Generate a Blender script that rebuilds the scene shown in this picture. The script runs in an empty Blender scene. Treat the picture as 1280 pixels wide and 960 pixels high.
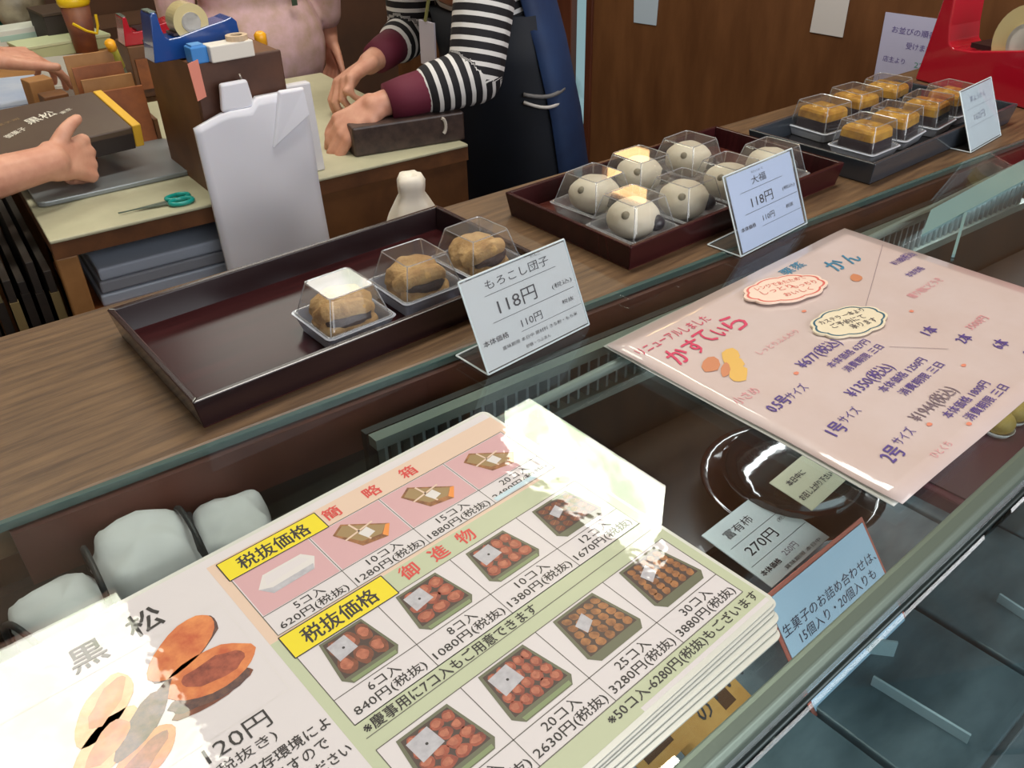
import bpy, bmesh, math, random
from mathutils import Vector, Matrix, noise
random.seed(7)
S = bpy.context.scene
COL = S.collection
PI = math.pi
# ------------------------------------------------------------ camera (glass top of the showcase is z = 0)
FPX, YAW, PIT, ROL = 1080.0, 0.6860590661767785, 0.5874089976061178, -0.025014674127773872
CAM = Vector((0, 0, .42))
Fw = Vector((math.sin(YAW)*math.cos(PIT), math.cos(YAW)*math.cos(PIT), -math.sin(PIT)))
Rt = Fw.cross(Vector((0, 0, 1))).normalized(); Up = Rt.cross(Fw)
cr = Rt*math.cos(ROL)+Up*math.sin(ROL); cu = -Rt*math.sin(ROL)+Up*math.cos(ROL)
cd = bpy.data.cameras.new('camera'); cam = bpy.data.objects.new('camera', cd); COL.objects.link(cam)
cd.sensor_width = 36; cd.lens = 36*FPX/1280; cd.clip_start = .02
M = Matrix((cr, cu, -Fw)).transposed().to_4x4(); M.translation = CAM; cam.matrix_world = M
S.camera = cam
def ray(x, y): return Fw+cr*((x-640)/FPX)-cu*((y-480)/FPX)
def at(x, y, z=0.):
    d = ray(x, y); return CAM+d*((z-CAM.z)/d.z)
def atY(x, y, Y):
    d = ray(x, y); return CAM+d*(Y/d.y)
def atX(x, y, X):
    d = ray(x, y); return CAM+d*(X/d.x)
# ------------------------------------------------------------ world, exposure, lights
W = bpy.data.worlds.new('world'); S.world = W; W.use_nodes = True
W.node_tree.nodes['Background'].inputs[0].default_value = (.9, .95, 1, 1)
W.node_tree.nodes['Background'].inputs[1].default_value = 1.3
S.view_settings.view_transform = 'Standard'; S.view_settings.look = 'None'
S.view_settings.exposure = -0.06; S.view_settings.gamma = 1; S.view_settings.use_curve_mapping = False
S.cycles.transparent_max_bounces = 40; S.cycles.max_bounces = 10
S.cycles.sample_clamp_indirect = 6
FLOOR, CEIL = -.95, 2.70
def area(name, loc, target, sx, sy, power, col):
    l = bpy.data.lights.new(name, 'AREA'); l.shape = 'RECTANGLE'; l.size = sx; l.size_y = sy; l.energy = power; l.color = col
    o = bpy.data.objects.new(name, l); COL.objects.link(o); o.location = loc
    o.rotation_euler = (Vector(target)-Vector(loc)).to_track_quat('-Z', 'Y').to_euler(); return o
area('shopfront_light', (.9, -2.2, 1.0), (.7, .8, -.1), 3.2, 1.6, 66, (.98, .985, 1))
area('ceiling_light', (.9, .9, 2.62), (.9, .9, 0), 1.6, .5, 55, (1, .95, .86))
# ------------------------------------------------------------ materials
def lin(c):
    return tuple(((v/255)/12.92 if v/255 <= .04045 else ((v/255+.055)/1.055)**2.4) for v in c)+(1,)
MATS = {}
def mat(name, rgb, rough=.5, metal=0, coat=0, spec=.5, noise_amt=0, nscale=20, bump=0, bscale=200, emit=0, sub=0, stretch=(1, 1, 1), rgb2=None, coatr=.05, trans=0):
    if name in MATS: return MATS[name]
    m = bpy.data.materials.new(name); m.use_nodes = True; nt = m.node_tree; b = nt.nodes['Principled BSDF']
    c = lin(rgb); b.inputs['Base Color'].default_value = c
    b.inputs['Roughness'].default_value = rough; b.inputs['Metallic'].default_value = metal
    b.inputs['Coat Weight'].default_value = coat; b.inputs['Coat Roughness'].default_value = coatr
    b.inputs['Specular IOR Level'].default_value = spec
    if sub: b.inputs['Subsurface Weight'].default_value = sub; b.inputs['Subsurface Radius'].default_value = (.01, .006, .004); b.inputs['Subsurface Scale'].default_value = 1
    if trans: b.inputs['Transmission Weight'].default_value = trans
    if emit: b.inputs['Emission Color'].default_value = c; b.inputs['Emission Strength'].default_value = emit
    co = nt.nodes.new('ShaderNodeNewGeometry'); mp = nt.nodes.new('ShaderNodeMapping'); nt.links.new(co.outputs['Position'], mp.inputs['Vector'])
    mp.inputs['Scale'].default_value = stretch
    if noise_amt or rgb2:
        n = nt.nodes.new('ShaderNodeTexNoise'); n.inputs['Scale'].default_value = nscale; n.inputs['Detail'].default_value = 5; n.inputs['Roughness'].default_value = .6
        nt.links.new(mp.outputs[0], n.inputs['Vector'])
        r = nt.nodes.new('ShaderNodeValToRGB'); r.color_ramp.elements[0].position = .32; r.color_ramp.elements[1].position = .68
        c2 = lin(rgb2) if rgb2 else tuple(v*(1-noise_amt) for v in c[:3])+(1,)
        r.color_ramp.elements[0].color = c2; r.color_ramp.elements[1].color = c
        nt.links.new(n.outputs['Fac'], r.inputs[0]); nt.links.new(r.outputs[0], b.inputs['Base Color'])
    if bump:
        n2 = nt.nodes.new('ShaderNodeTexNoise'); n2.inputs['Scale'].default_value = bscale; n2.inputs['Detail'].default_value = 2
        nt.links.new(mp.outputs[0], n2.inputs['Vector'])
        bp = nt.nodes.new('ShaderNodeBump'); bp.inputs['Strength'].default_value = bump; bp.inputs['Distance'].default_value = .001
        nt.links.new(n2.outputs['Fac'], bp.inputs['Height']); nt.links.new(bp.outputs[0], b.inputs['Normal'])
        if coat: nt.links.new(bp.outputs[0], b.inputs['Coat Normal'])
    MATS[name] = m; return m
def clear(name, tint=(245, 250, 248), base=.03, gain=1.0, rough=.02, haze=0, hazecol=(230, 235, 240), ior=1.5):
    """thin clear sheet: see-through with a real Fresnel reflection and optional milky haze"""
    if name in MATS: return MATS[name]
    m = bpy.data.materials.new(name); m.use_nodes = True; nt = m.node_tree
    for n in list(nt.nodes): nt.nodes.remove(n)
    out = nt.nodes.new('ShaderNodeOutputMaterial'); t = nt.nodes.new('ShaderNodeBsdfTransparent'); t.inputs[0].default_value = lin(tint)
    g = nt.nodes.new('ShaderNodeBsdfGlossy'); g.inputs['Roughness'].default_value = rough
    f = nt.nodes.new('ShaderNodeFresnel'); f.inputs['IOR'].default_value = ior
    ma = nt.nodes.new('ShaderNodeMath'); ma.operation = 'MULTIPLY_ADD'; ma.inputs[1].default_value = gain; ma.inputs[2].default_value = base; ma.use_clamp = True
    # the same Fresnel from both sides of the sheet
    geo = nt.nodes.new('ShaderNodeNewGeometry'); mx = nt.nodes.new('ShaderNodeMix'); mx.data_type = 'FLOAT'
    mx.inputs['A'].default_value = ior; mx.inputs['B'].default_value = 1/ior
    nt.links.new(geo.outputs['Backfacing'], mx.inputs['Factor'])
    f2 = nt.nodes.new('ShaderNodeFresnel')
    inv = nt.nodes.new('ShaderNodeMath'); inv.operation = 'DIVIDE'
    nt.links.new(f.outputs[0], ma.inputs[0])
    nt.nodes.remove(f2); nt.nodes.remove(inv); nt.links.new(mx.outputs['Result'], f.inputs['IOR'])
    # inside hits use 1/ior so Blender's own flip gives the outside curve
    mix = nt.nodes.new('ShaderNodeMixShader'); nt.links.new(ma.outputs[0], mix.inputs[0])
    src = t.outputs[0]
    if haze:
        d = nt.nodes.new('ShaderNodeBsdfDiffuse'); d.inputs[0].default_value = lin(hazecol)
        mh = nt.nodes.new('ShaderNodeMixShader'); mh.inputs[0].default_value = haze
        nt.links.new(t.outputs[0], mh.inputs[1]); nt.links.new(d.outputs[0], mh.inputs[2]); src = mh.outputs[0]
    nt.links.new(src, mix.inputs[1]); nt.links.new(g.outputs[0], mix.inputs[2]); nt.links.new(mix.outputs[0], out.inputs[0])
    MATS[name] = m; return m
def lam(name, rgb, **k):      # print under a glossy laminating film
    return mat('laminated_'+name, rgb, rough=.55, coat=1, coatr=.035, bump=.22, bscale=55, **k)
wood_top = mat('counter_wood', (120, 93, 66), rough=.42, rgb2=(78, 58, 42), nscale=9, stretch=(1.2, 14, 4), bump=.25, bscale=60, spec=.4)
wood_wall = mat('wall_wood', (124, 82, 50), rough=.38, rgb2=(98, 62, 36), nscale=3.5, stretch=(1, 3.5, .8), spec=.45)
wood_post = mat('post_wood', (104, 58, 38), rough=.35, rgb2=(80, 42, 28), nscale=6, stretch=(1, 6, .5))
wood_mid = mat('cabinet_wood', (122, 80, 44), rough=.5, rgb2=(70, 42, 24), nscale=5, stretch=(1, 1, .7))
wood_light = mat('pale_wood', (176, 128, 76), rough=.55, rgb2=(140, 94, 52), nscale=8)
wood_orange = mat('orange_wood', (160, 92, 44), rough=.5, rgb2=(110, 60, 30), nscale=14)
lacquer = mat('lacquer', (58, 22, 24), rough=.26, rgb2=(40, 13, 15), nscale=7, stretch=(1, 16, 1), coat=.0, spec=.30)
lacquer_dark = mat('lacquer_dark', (34, 17, 20), rough=.25, coat=.5, coatr=.15)
lacquer_black = mat('lacquer_black', (22, 20, 22), rough=.25, coat=.5, coatr=.12)
white_paper = mat('white_paper', (220, 215, 212), rough=.6)
dark_ink = mat('dark_ink', (52, 50, 56), rough=.5)
glass = clear('showcase_glass', tint=(244, 248, 247), base=.012, gain=1.0, rough=.0)
acrylic = clear('acrylic', tint=(244, 248, 250), base=.01, gain=1.0, rough=.02, haze=.02)
acr_edge = mat('acrylic_edge', (214, 224, 226), rough=.15, coat=.6)
lidm = clear('lid_plastic', tint=(250, 250, 250), base=.015, gain=1.2, rough=.03, haze=.035)
lide = clear('lid_edge', tint=(235, 235, 235), base=.12, gain=2.0, rough=.12, haze=.30)
basem = clear('base_plastic', tint=(225, 230, 240), base=.03, gain=1, rough=.15, haze=.5, hazecol=(214, 220, 232))
green_edge = mat('glass_edge_green', (72, 92, 88), rough=.2, coat=.5)
steel = mat('brushed_rail', (112, 126, 116), rough=.42, metal=.55, bump=.1, bscale=300)
steel_dark = mat('dark_steel', (60, 70, 70), rough=.35, metal=.5)
slate = mat('case_floor', (116, 128, 134), rough=.35, rgb2=(84, 98, 104), nscale=14, stretch=(1, 2.5, 1), coat=.3, coatr=.2)
skin = mat('skin', (214, 160, 134), rough=.5, sub=.08, rgb2=(200, 140, 116), nscale=30)
plastic_red = mat('red_plastic', (176, 16, 40), rough=.2, coat=.6, bump=.15, bscale=30)
plastic_blue = mat('blue_plastic', (28, 70, 140), rough=.2, coat=.6)
# ------------------------------------------------------------ object helpers
class G:
    def __init__(s): s.v = []; s.f = []; s.m = []; s.mi = 0
    def add(s, vs, fs):
        o = len(s.v); s.v += [tuple(v) for v in vs]; s.f += [tuple(i+o for i in f) for f in fs]; s.m += [s.mi]*len(fs); return s
    def prism(s, lo, hi):
        n = len(lo); fs = [tuple(reversed(range(n))), tuple(range(n, 2*n))]
        fs += [(i, (i+1) % n, n+(i+1) % n, n+i) for i in range(n)]
        return s.add(list(lo)+list(hi), fs)
    def slab(s, p2, z0, z1): return s.prism([(p[0], p[1], z0) for p in p2], [(p[0], p[1], z1) for p in p2])
    def box(s, x0, y0, z0, x1, y1, z1): return s.slab([(x0, y0), (x1, y0), (x1, y1), (x0, y1)], z0, z1)
    def tube(s, pts, r, n=8, cap=True):
        pts = [Vector(p) for p in pts]; rs = r if isinstance(r, (list, tuple)) else [r]*len(pts); vs = []
        pn = None
        for i, p in enumerate(pts):
            d = (pts[min(i+1, len(pts)-1)]-pts[max(i-1, 0)]).normalized()
            if pn is None:
                pn = d.orthogonal().normalized()
            pn = (pn-d*pn.dot(d)).normalized(); b = d.cross(pn)
            vs += [p+(pn*math.cos(2*PI*k/n)+b*math.sin(2*PI*k/n))*rs[i] for k in range(n)]
        L = len(pts); fs = [(i*n+k, i*n+(k+1) % n, (i+1)*n+(k+1) % n, (i+1)*n+k) for i in range(L-1) for k in range(n)]
        if cap: fs += [tuple(reversed(range(n))), tuple(range((L-1)*n, L*n))]
        return s.add(vs, fs)
    def lathe(s, prof, n=24, c=(0, 0, 0), axis='z'):
        vs = []
        for r, h in prof:
            for k in range(n):
                a = 2*PI*k/n; q = (r*math.cos(a), r*math.sin(a), h)
                if axis == 'y': q = (q[0], q[2], q[1])
                if axis == 'x': q = (q[2], q[0], q[1])
                vs.append((q[0]+c[0], q[1]+c[1], q[2]+c[2]))
        L = len(prof); fs = [(i*n+k, i*n+(k+1) % n, (i+1)*n+(k+1) % n, (i+1)*n+k) for i in range(L-1) for k in range(n)]
        fs += [tuple(reversed(range(n))), tuple(range((L-1)*n, L*n))]
        return s.add(vs, fs)
    def ball(s, c, r, n=14, m=8, sq=None, jit=0, seed=0):
        rx, ry, rz = r if isinstance(r, (list, tuple)) else (r, r, r); vs = [(c[0], c[1], c[2]-rz)]
        for i in range(1, m):
            th = PI*i/m
            for k in range(n):
                a = 2*PI*k/n; q = Vector((math.sin(th)*math.cos(a), math.sin(th)*math.sin(a), -math.cos(th)))
                if sq: q = Vector([math.copysign(abs(t)**sq, t) for t in q])
                if jit: q *= 1+jit*noise.noise(q*2.2+Vector((seed, seed*1.7, 0)))
                vs.append((c[0]+q.x*rx, c[1]+q.y*ry, c[2]+q.z*rz))
        vs.append((c[0], c[1], c[2]+rz)); fs = [(0, 1+(k+1) % n, 1+k) for k in range(n)]
        for i in range(m-2): fs += [(1+i*n+k, 1+i*n+(k+1) % n, 1+(i+1)*n+(k+1) % n, 1+(i+1)*n+k) for k in range(n)]
        b = 1+(m-2)*n; fs += [(b+k, b+(k+1) % n, len(vs)-1) for k in range(n)]
        return s.add(vs, fs)
    def mk(s, name, mats, parent=None, smooth=False, bevel=0, bseg=2, loc=None, rot=None, solid=0, sub=0):
        me = bpy.data.meshes.new(name); me.from_pydata(s.v, [], s.f)
        for m in (mats if isinstance(mats, (list, tuple)) else [mats]): me.materials.append(m)
        me.polygons.foreach_set('material_index', s.m)
        if smooth: me.polygons.foreach_set('use_smooth', [True]*len(me.polygons))
        me.update(); bm = bmesh.new(); bm.from_mesh(me); bmesh.ops.recalc_face_normals(bm, faces=bm.faces) if not solid else None; bm.to_mesh(me); bm.free()
        o = bpy.data.objects.new(name, me); COL.objects.link(o); o.parent = parent
        if loc is not None: o.location = loc
        if rot is not None: o.rotation_euler = rot
        if solid: md = o.modifiers.new('solid', 'SOLIDIFY'); md.thickness = solid; md.offset = 0
        if bevel: md = o.modifiers.new('bevel', 'BEVEL'); md.width = bevel; md.segments = bseg; md.limit_method = 'ANGLE'; md.harden_normals = False
        if sub: md = o.modifiers.new('sub', 'SUBSURF'); md.levels = sub; md.render_levels = sub
        return o
def tag(o, label, cat, group=None, kind=None):
    o['label'] = label; o['category'] = cat
    if group: o['group'] = group
    if kind: o['kind'] = kind
    return o
def thing(name, label, cat, loc=(0, 0, 0), rz=0, group=None):
    o = bpy.data.objects.new(name, None); COL.objects.link(o); o.empty_display_size = .02
    o.location = loc; o.rotation_euler = (0, 0, rz); return tag(o, label, cat, group)
def struct(o): o['kind'] = 'structure'; return o
def copy_tree(o, parent=None):
    c = o.copy(); COL.objects.link(c); c.parent = parent
    for ch in list(o.children): copy_tree(ch, c)
    return c
def glyphs(body, bold=0.0):
    """outlines of one line of text as flat polygons: verts (centred), faces, width, height"""
    cu_ = bpy.data.curves.new('t', 'FONT'); cu_.body = body; cu_.resolution_u = 2; cu_.offset = 0
    o = bpy.data.objects.new('t', cu_); COL.objects.link(o); dg = bpy.context.evaluated_depsgraph_get(); dg.update()
    me = bpy.data.meshes.new_from_object(o.evaluated_get(dg))
    vs = [tuple(v.co[:2]) for v in me.vertices]; fs = [tuple(p.vertices) for p in me.polygons]
    bpy.data.objects.remove(o); bpy.data.curves.remove(cu_); bpy.data.meshes.remove(me)
    x0 = min(v[0] for v in vs); x1 = max(v[0] for v in vs); y0 = min(v[1] for v in vs); y1 = max(v[1] for v in vs)
    return [(v[0]-(x0+x1)/2, v[1]-(y0+y1)/2) for v in vs], fs, x1-x0, y1-y0
class Ink:
    """flat print on a sheet, gathered in millimetres, z in small steps"""
    def __init__(s): s.v = []; s.f = []; s.m = []; s.mats = []; s.z = .15
    def _mi(s, m):
        if m not in s.mats: s.mats.append(m)
        return s.mats.index(m)
    def poly(s, pts, m, z=0):
        o = len(s.v); s.v += [(p[0], p[1], s.z+z) for p in pts]; s.f.append(tuple(range(o, o+len(pts)))); s.m.append(s._mi(m))
    def rect(s, x0, y0, x1, y1, m, z=0): s.poly([(x0, y0), (x1, y0), (x1, y1), (x0, y1)], m, z)
    def line(s, a, b, w, m, z=.1):
        a = Vector(a); b = Vector(b); d = (b-a).normalized(); n = Vector((-d.y, d.x))*w/2
        s.poly([a-n, b-n, b+n, a+n], m, z)
    def frame(s, x0, y0, x1, y1, w, m, z=.1):
        s.line((x0, y0), (x1, y0), w, m, z); s.line((x1, y0), (x1, y1), w, m, z); s.line((x1, y1), (x0, y1), w, m, z); s.line((x0, y1), (x0, y0), w, m, z)
    def ell(s, cx, cy, rx, ry, m, z=0, rot=0, n=16, wob=0, seed=0):
        pts = []
        for k in range(n):
            a = 2*PI*k/n; q = 1+wob*noise.noise(Vector((math.cos(a)*1.5+seed, math.sin(a)*1.5, seed)))
            x, y = rx*q*math.cos(a), ry*q*math.sin(a); pts.append((cx+x*math.cos(rot)-y*math.sin(rot), cy+x*math.sin(rot)+y*math.cos(rot)))
        s.poly(pts, m, z)
    def text(s, body, cx, cy, h, m, w=None, rot=0, bold=0.0, z=.25):
        vs, fs, tw, th = glyphs(body, bold); ky = h/th; kx = (w/tw) if w else ky*.95; o = len(s.v); c, si = math.cos(rot), math.sin(rot); mi = s._mi(m)
        for dx, dy in (((-.5, -.3), (.5, .3)) if bold > .009 else ((0, 0),)):
            o = len(s.v); dx *= bold*h*1.6; dy *= bold*h*1.6
            for x, y in vs:
                x = x*kx+dx; y = y*ky+dy; s.v.append((cx+x*c-y*si, cy+x*si+y*c, s.z+z+dx*.02))
            s.f += [tuple(i+o for i in f) for f in fs]; s.m += [mi]*len(fs)
    def mk(s, parent, name='printing', loc=(0, 0, 0), rot=(0, 0, 0), k=.001):
        me = bpy.data.meshes.new(name); me.from_pydata([(x*k, y*k, z*k) for x, y, z in s.v], [], s.f)
        for m in s.mats: me.materials.append(m)
        me.polygons.foreach_set('material_index', s.m); me.update()
        bm = bmesh.new(); bm.from_mesh(me)
        for f in bm.faces:
            if f.normal.z < 0: f.normal_flip()
        bm.to_mesh(me); bm.free()
        o = bpy.data.objects.new(name, me); COL.objects.link(o); o.parent = parent; o.location = loc; o.rotation_euler = rot; return o
# ------------------------------------------------------------ bodies: tapering limbs fused into one surface
def fuse(name, chains, voxel, m, parent=None, balls=(), smooth=4, attr=None):
    g = G()
    for ch in chains:
        for i, (p, r) in enumerate(ch):
            g.ball(p, r, 12, 8)
            if i:
                q, rq = ch[i-1]; L = (Vector(p)-Vector(q)).length; n = 5
                g.tube([Vector(q).lerp(Vector(p), k/n) for k in range(n+1)], [rq+(r-rq)*k/n for k in range(n+1)], 12)
    for c, r in balls: g.ball(c, r, 18, 12)
    o = g.mk(name, m, None); md = o.modifiers.new('r', 'REMESH'); md.mode = 'VOXEL'; md.voxel_size = voxel
    ms = o.modifiers.new('s', 'SMOOTH'); ms.iterations = smooth; ms.factor = .5
    dg = bpy.context.evaluated_depsgraph_get(); dg.update(); me = bpy.data.meshes.new_from_object(o.evaluated_get(dg)); me.name = name
    old = o.data; o.modifiers.clear(); o.data = me; bpy.data.meshes.remove(old); me.polygons.foreach_set('use_smooth', [True]*len(me.polygons)); o.parent = parent
    if attr:          # distance along the nearest limb axis, drives the woven stripes
        at_ = me.attributes.new('along', 'FLOAT', 'POINT'); vals = []
        for v in me.vertices:
            best = None
            for segs, off in attr:
                s0 = off
                for (a, b, wgt) in segs:
                    a = Vector(a); b = Vector(b); d = b-a; L = d.length; t = max(0, min(1, (v.co-a).dot(d)/L/L)); q = (v.co-(a+d*t)).length-wgt
                    tt = (v.co-a).dot(d)/L/L
                    if best is None or q < best[0]: best = (q, s0+tt*L)
                    s0 += L
            vals.append(best[1])
        at_.data.foreach_set('value', vals)
    return o
def hand_chains(Wr, d, n, L=.175, curl=(.5, .55, .6, .65), thumb_dir=None, side=1, spread=.12, tcurl=.3, tl_=1):
    """wrist, unit direction to the knuckles, unit back-of-hand normal; side +1/-1 puts the thumb"""
    Wr = Vector(Wr); d = Vector(d).normalized(); n = Vector(n); n = (n-d*n.dot(d)).normalized(); s = d.cross(n)*side
    k = L/.175; ch = []
    offs = (.030, .010, -.010, -.029); plen = (.082, .086, .081, .074)
    seg = ((.042, .025, .02), (.046, .029, .021), (.043, .027, .02), (.034, .02, .018)); fr = (.0092, .0095, .009, .008)
    for i in range(4):
        K = Wr+d*plen[i]*k+s*offs[i]*k
        ch.append([(Wr+s*offs[i]*.55*k, .017*k), (Wr.lerp(K, .55)+s*0, .0165*k), (K, .0125*k)])
        a = 0; dirv = (d+s*(offs[i]/.03)*spread).normalized(); P = K; pts = [(K, .011*k)]
        for j in range(3):
            a += curl[i]*(1, 1.15, .8)[j]; dd = dirv*math.cos(a)-n*math.sin(a); P = P+dd*seg[i][j]*k; pts.append((P, fr[i]*k*(1, .93, .85)[j]))
        ch.append(pts)
    T0 = Wr+d*.022*k+s*.024*k; td = Vector(thumb_dir).normalized() if thumb_dir else (d*.6+s*.75-n*.25).normalized()
    T1 = T0+td*.042*k*tl_; t2 = (td*math.cos(tcurl)+d*math.sin(tcurl)).normalized(); T2 = T1+t2*.032*k*tl_; t3 = (t2*math.cos(tcurl)+d*math.sin(tcurl)).normalized(); T3 = T2+t3*.026*k*tl_
    ch.append([(T0, .0155*k), (T1, .0125*k), (T2, .0108*k), (T3, .0092*k)])
    return ch
# ============================================================ SETTING
floor_m = mat('floor_tile', (64, 58, 54), rough=.5, rgb2=(44, 40, 38), nscale=3)
plaster = mat('plaster', (176, 166, 150), rough=.85, noise_amt=.1, nscale=4)
plaster_dark = mat('dark_back_wall', (96, 62, 40), rough=.7, rgb2=(60, 42, 30), nscale=2)
struct(G().box(-2.5, -3.2, FLOOR-.05, 3.0, 4.4, FLOOR).mk('floor', floor_m))
g = G()
for a in ((-2.5, -3.2, 3.0, 2.29), (-2.5, 2.29, -.51, 3.57), (.39, 2.29, 3.0, 3.57), (-2.5, 3.57, 3.0, 4.4)): g.box(a[0], a[1], CEIL, a[2], a[3], CEIL+.05)
struct(g.mk('ceiling', mat('ceiling_board', (150, 138, 120), rough=.9)))
struct(G().box(-2.55, -3.2, FLOOR, -2.5, 4.4, CEIL).mk('wall_left', plaster))
WX = 2.3
# right wall (wood) with a high window opening
g = G()
for a in ((WX, -3.2, FLOOR, WX+.06, 1.75, CEIL), (WX, 1.75, 1.0, WX+.06, 2.95, 1.98), (WX, 1.75, 2.62, WX+.06, 2.95, CEIL), (WX, 2.95, FLOOR, WX+.06, 4.0, CEIL), (WX, 1.75, FLOOR, WX+.06, 2.305, .68), (WX, 1.75, .68, WX+.06, 1.97, 1.0), (WX, 2.27, .68, WX+.06, 2.305, 1.0)): g.box(*a)
struct(g.mk('wall_right', wood_wall))
# back wall with a high window opening
YB = 3.6
g = G()
for a in ((-2.5, YB, FLOOR, WX, YB+.06, 1.45), (-2.5, YB, 1.45, 1.0, YB+.06, 1.95), (2.08, YB, 1.45, WX, YB+.06, 1.95), (-2.5, YB, 1.95, WX, YB+.06, CEIL)): g.box(*a)
struct(g.mk('wall_back', plaster_dark))
sky = mat('daylight_pane', (226, 232, 216), rough=.4, rgb2=(178, 206, 160), nscale=2.2, emit=0)
def daylight(name, strength, c1, c2, sc):
    m = bpy.data.materials.new(name); m.use_nodes = True; nt = m.node_tree; b = nt.nodes['Principled BSDF']; b.inputs['Base Color'].default_value = (0, 0, 0, 1)
    n = nt.nodes.new('ShaderNodeTexNoise'); n.inputs['Scale'].default_value = sc; n.inputs['Detail'].default_value = 4
    co = nt.nodes.new('ShaderNodeNewGeometry'); nt.links.new(co.outputs['Position'], n.inputs['Vector'])
    r = nt.nodes.new('ShaderNodeValToRGB'); r.color_ramp.elements[0].position = .38; r.color_ramp.elements[1].position = .55
    r.color_ramp.elements[0].color = lin(c2); r.color_ramp.elements[1].color = lin(c1)
    nt.links.new(n.outputs['Fac'], r.inputs[0]); nt.links.new(r.outputs[0], b.inputs['Emission Color']); b.inputs['Emission Strength'].default_value = strength
    return m
day = daylight('daylight_outside', 15, (255, 252, 240), (212, 226, 190), 5)
day2 = daylight('daylight_doorway', .55, (176, 214, 220), (90, 120, 120), 4)
def win(name, plane, a0, a1, z0, z1, pos, pane=None):
    w = bpy.data.objects.new(name, None); COL.objects.link(w); w['kind'] = 'structure'; w.location = (0, 0, 0)
    g = G(); t = .035
    def bx(g, u0, u1, v0, v1, d0, d1):
        if plane == 'x': g.box(pos+d0, u0, v0, pos+d1, u1, v1)
        else: g.box(u0, pos+d0, v0, u1, pos+d1, v1)
    for f in ((a0, a1, z0, z0+t), (a0, a1, z1-t, z1), (a0, a0+t, z0+t, z1-t), (a1-t, a1, z0+t, z1-t)): bx(g, *f, 0, .06)
    g.mk('window_frame', wood_post, w)
    g = G(); bx(g, a0+t, a1-t, z0+t, z1-t, .03, .036); g.mk('pane', pane or day, w)
win('window_1', 'x', 1.75, 2.95, 1.98, 2.62, WX)
win('window_2', 'y', 1.0, 2.08, 1.45, 1.95, YB, daylight('far_daylight', 7, (255, 252, 244), (230, 234, 214), 5))
win('window_3', 'x', 1.97, 2.27, .68, .97, WX, daylight('warm_lit_pane', 7, (255, 206, 140), (250, 190, 120), 3))
w = bpy.data.objects.new('window_4', None); COL.objects.link(w); w['kind'] = 'structure'
G().box(-.50, 2.30, CEIL+.03, .38, 3.56, CEIL+.036).mk('pane', daylight('skylight', 11, (255, 250, 236), (226, 230, 200), 4), w)
for a in ((-.52, 2.28, -.49, 3.58), (.37, 2.28, .40, 3.58), (-.49, 2.28, .37, 2.31), (-.49, 3.55, .37, 3.58)): G().box(a[0], a[1], CEIL-.004, a[2], a[3], CEIL+.05).mk('window_frame', wood_post, w)
# glazed door beside the wood wall
d = bpy.data.objects.new('door_1', None); COL.objects.link(d); d['kind'] = 'structure'
G().box(WX-.01, 2.305, FLOOR, WX+.05, 2.335, 1.0).mk('door_jamb', wood_post, d, bevel=.003)
G().box(WX+.02, 2.335, FLOOR+.3, WX+.026, 2.41, 1.0).mk('pane', day2, d)
G().box(WX+.02, 2.335, FLOOR, WX+.05, 2.41, FLOOR+.3).mk('bottom_rail', wood_post, d)
G().box(WX-.01, 2.41, FLOOR, WX+.05, 2.72, 1.0).mk('door_stile', wood_post, d, bevel=.003)
G().box(WX, 2.72, FLOOR, WX+.04, 2.95, 1.0).mk('door_panel', wood_mid, d)
struct(G().box(WX-.012, 1.98, FLOOR, WX, 2.3, FLOOR+.1).mk('baseboard_right', wood_post))
# shopfront side, behind the camera
struct(G().box(-2.5, -3.25, FLOOR, WX+.06, -3.2, FLOOR+.5).mk('wall_front', plaster))
struct(G().box(WX+.0, 3.96, FLOOR, WX+.06, 4.4, CEIL).mk('trim_1', wood_post))

# ============================================================ WOODEN COUNTER
RY = lambda x: .600-.085*x          # back edge of the glass / front edge of the wood
BY = lambda x: .893-.0585*x         # back edge of the wood
t = thing('wooden_counter', 'long worn brown wooden counter top behind the glass showcase', 'counter', (0, 0, FLOOR))
g = G(); g.slab([(-.45, RY(-.45)), (2.29, RY(2.29)), (2.29, BY(2.29)), (-.45, BY(-.45))], .95-.035, .95); g.mk('counter_top', wood_top, t, bevel=.003)
g = G(); g.slab([(-.42, RY(-.45)+.05), (2.28, RY(2.29)+.05), (2.28, BY(2.29)-.03), (-.42, BY(-.45)-.03)], 0, .95-.035); g.mk('counter_body', wood_mid, t)
# ============================================================ SHOWCASE
case = thing('display_case', 'refrigerated glass showcase with steel front rail in front of the wooden counter', 'display case', (0, 0, FLOOR))
Zc = -FLOOR
def cpart(g, name, m, parent=case, **k):
    g.v = [(x, y, z+Zc) for x, y, z in g.v]; return g.mk(name, m, parent, **k)
XL, XR = -.45, 1.95
g = G().slab([(XL, .150), (XR, .158), (XR, RY(XR)-.001), (XL, RY(XL)-.001)], -.006, 0); cpart(g, 'glass_top', glass)
g = G().slab([(XL, RY(XL)-.006), (XR, RY(XR)-.006), (XR, RY(XR)-.0012), (XL, RY(XL)-.0012)], -.0065, .0006); cpart(g, 'glass_edge', green_edge)
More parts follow.
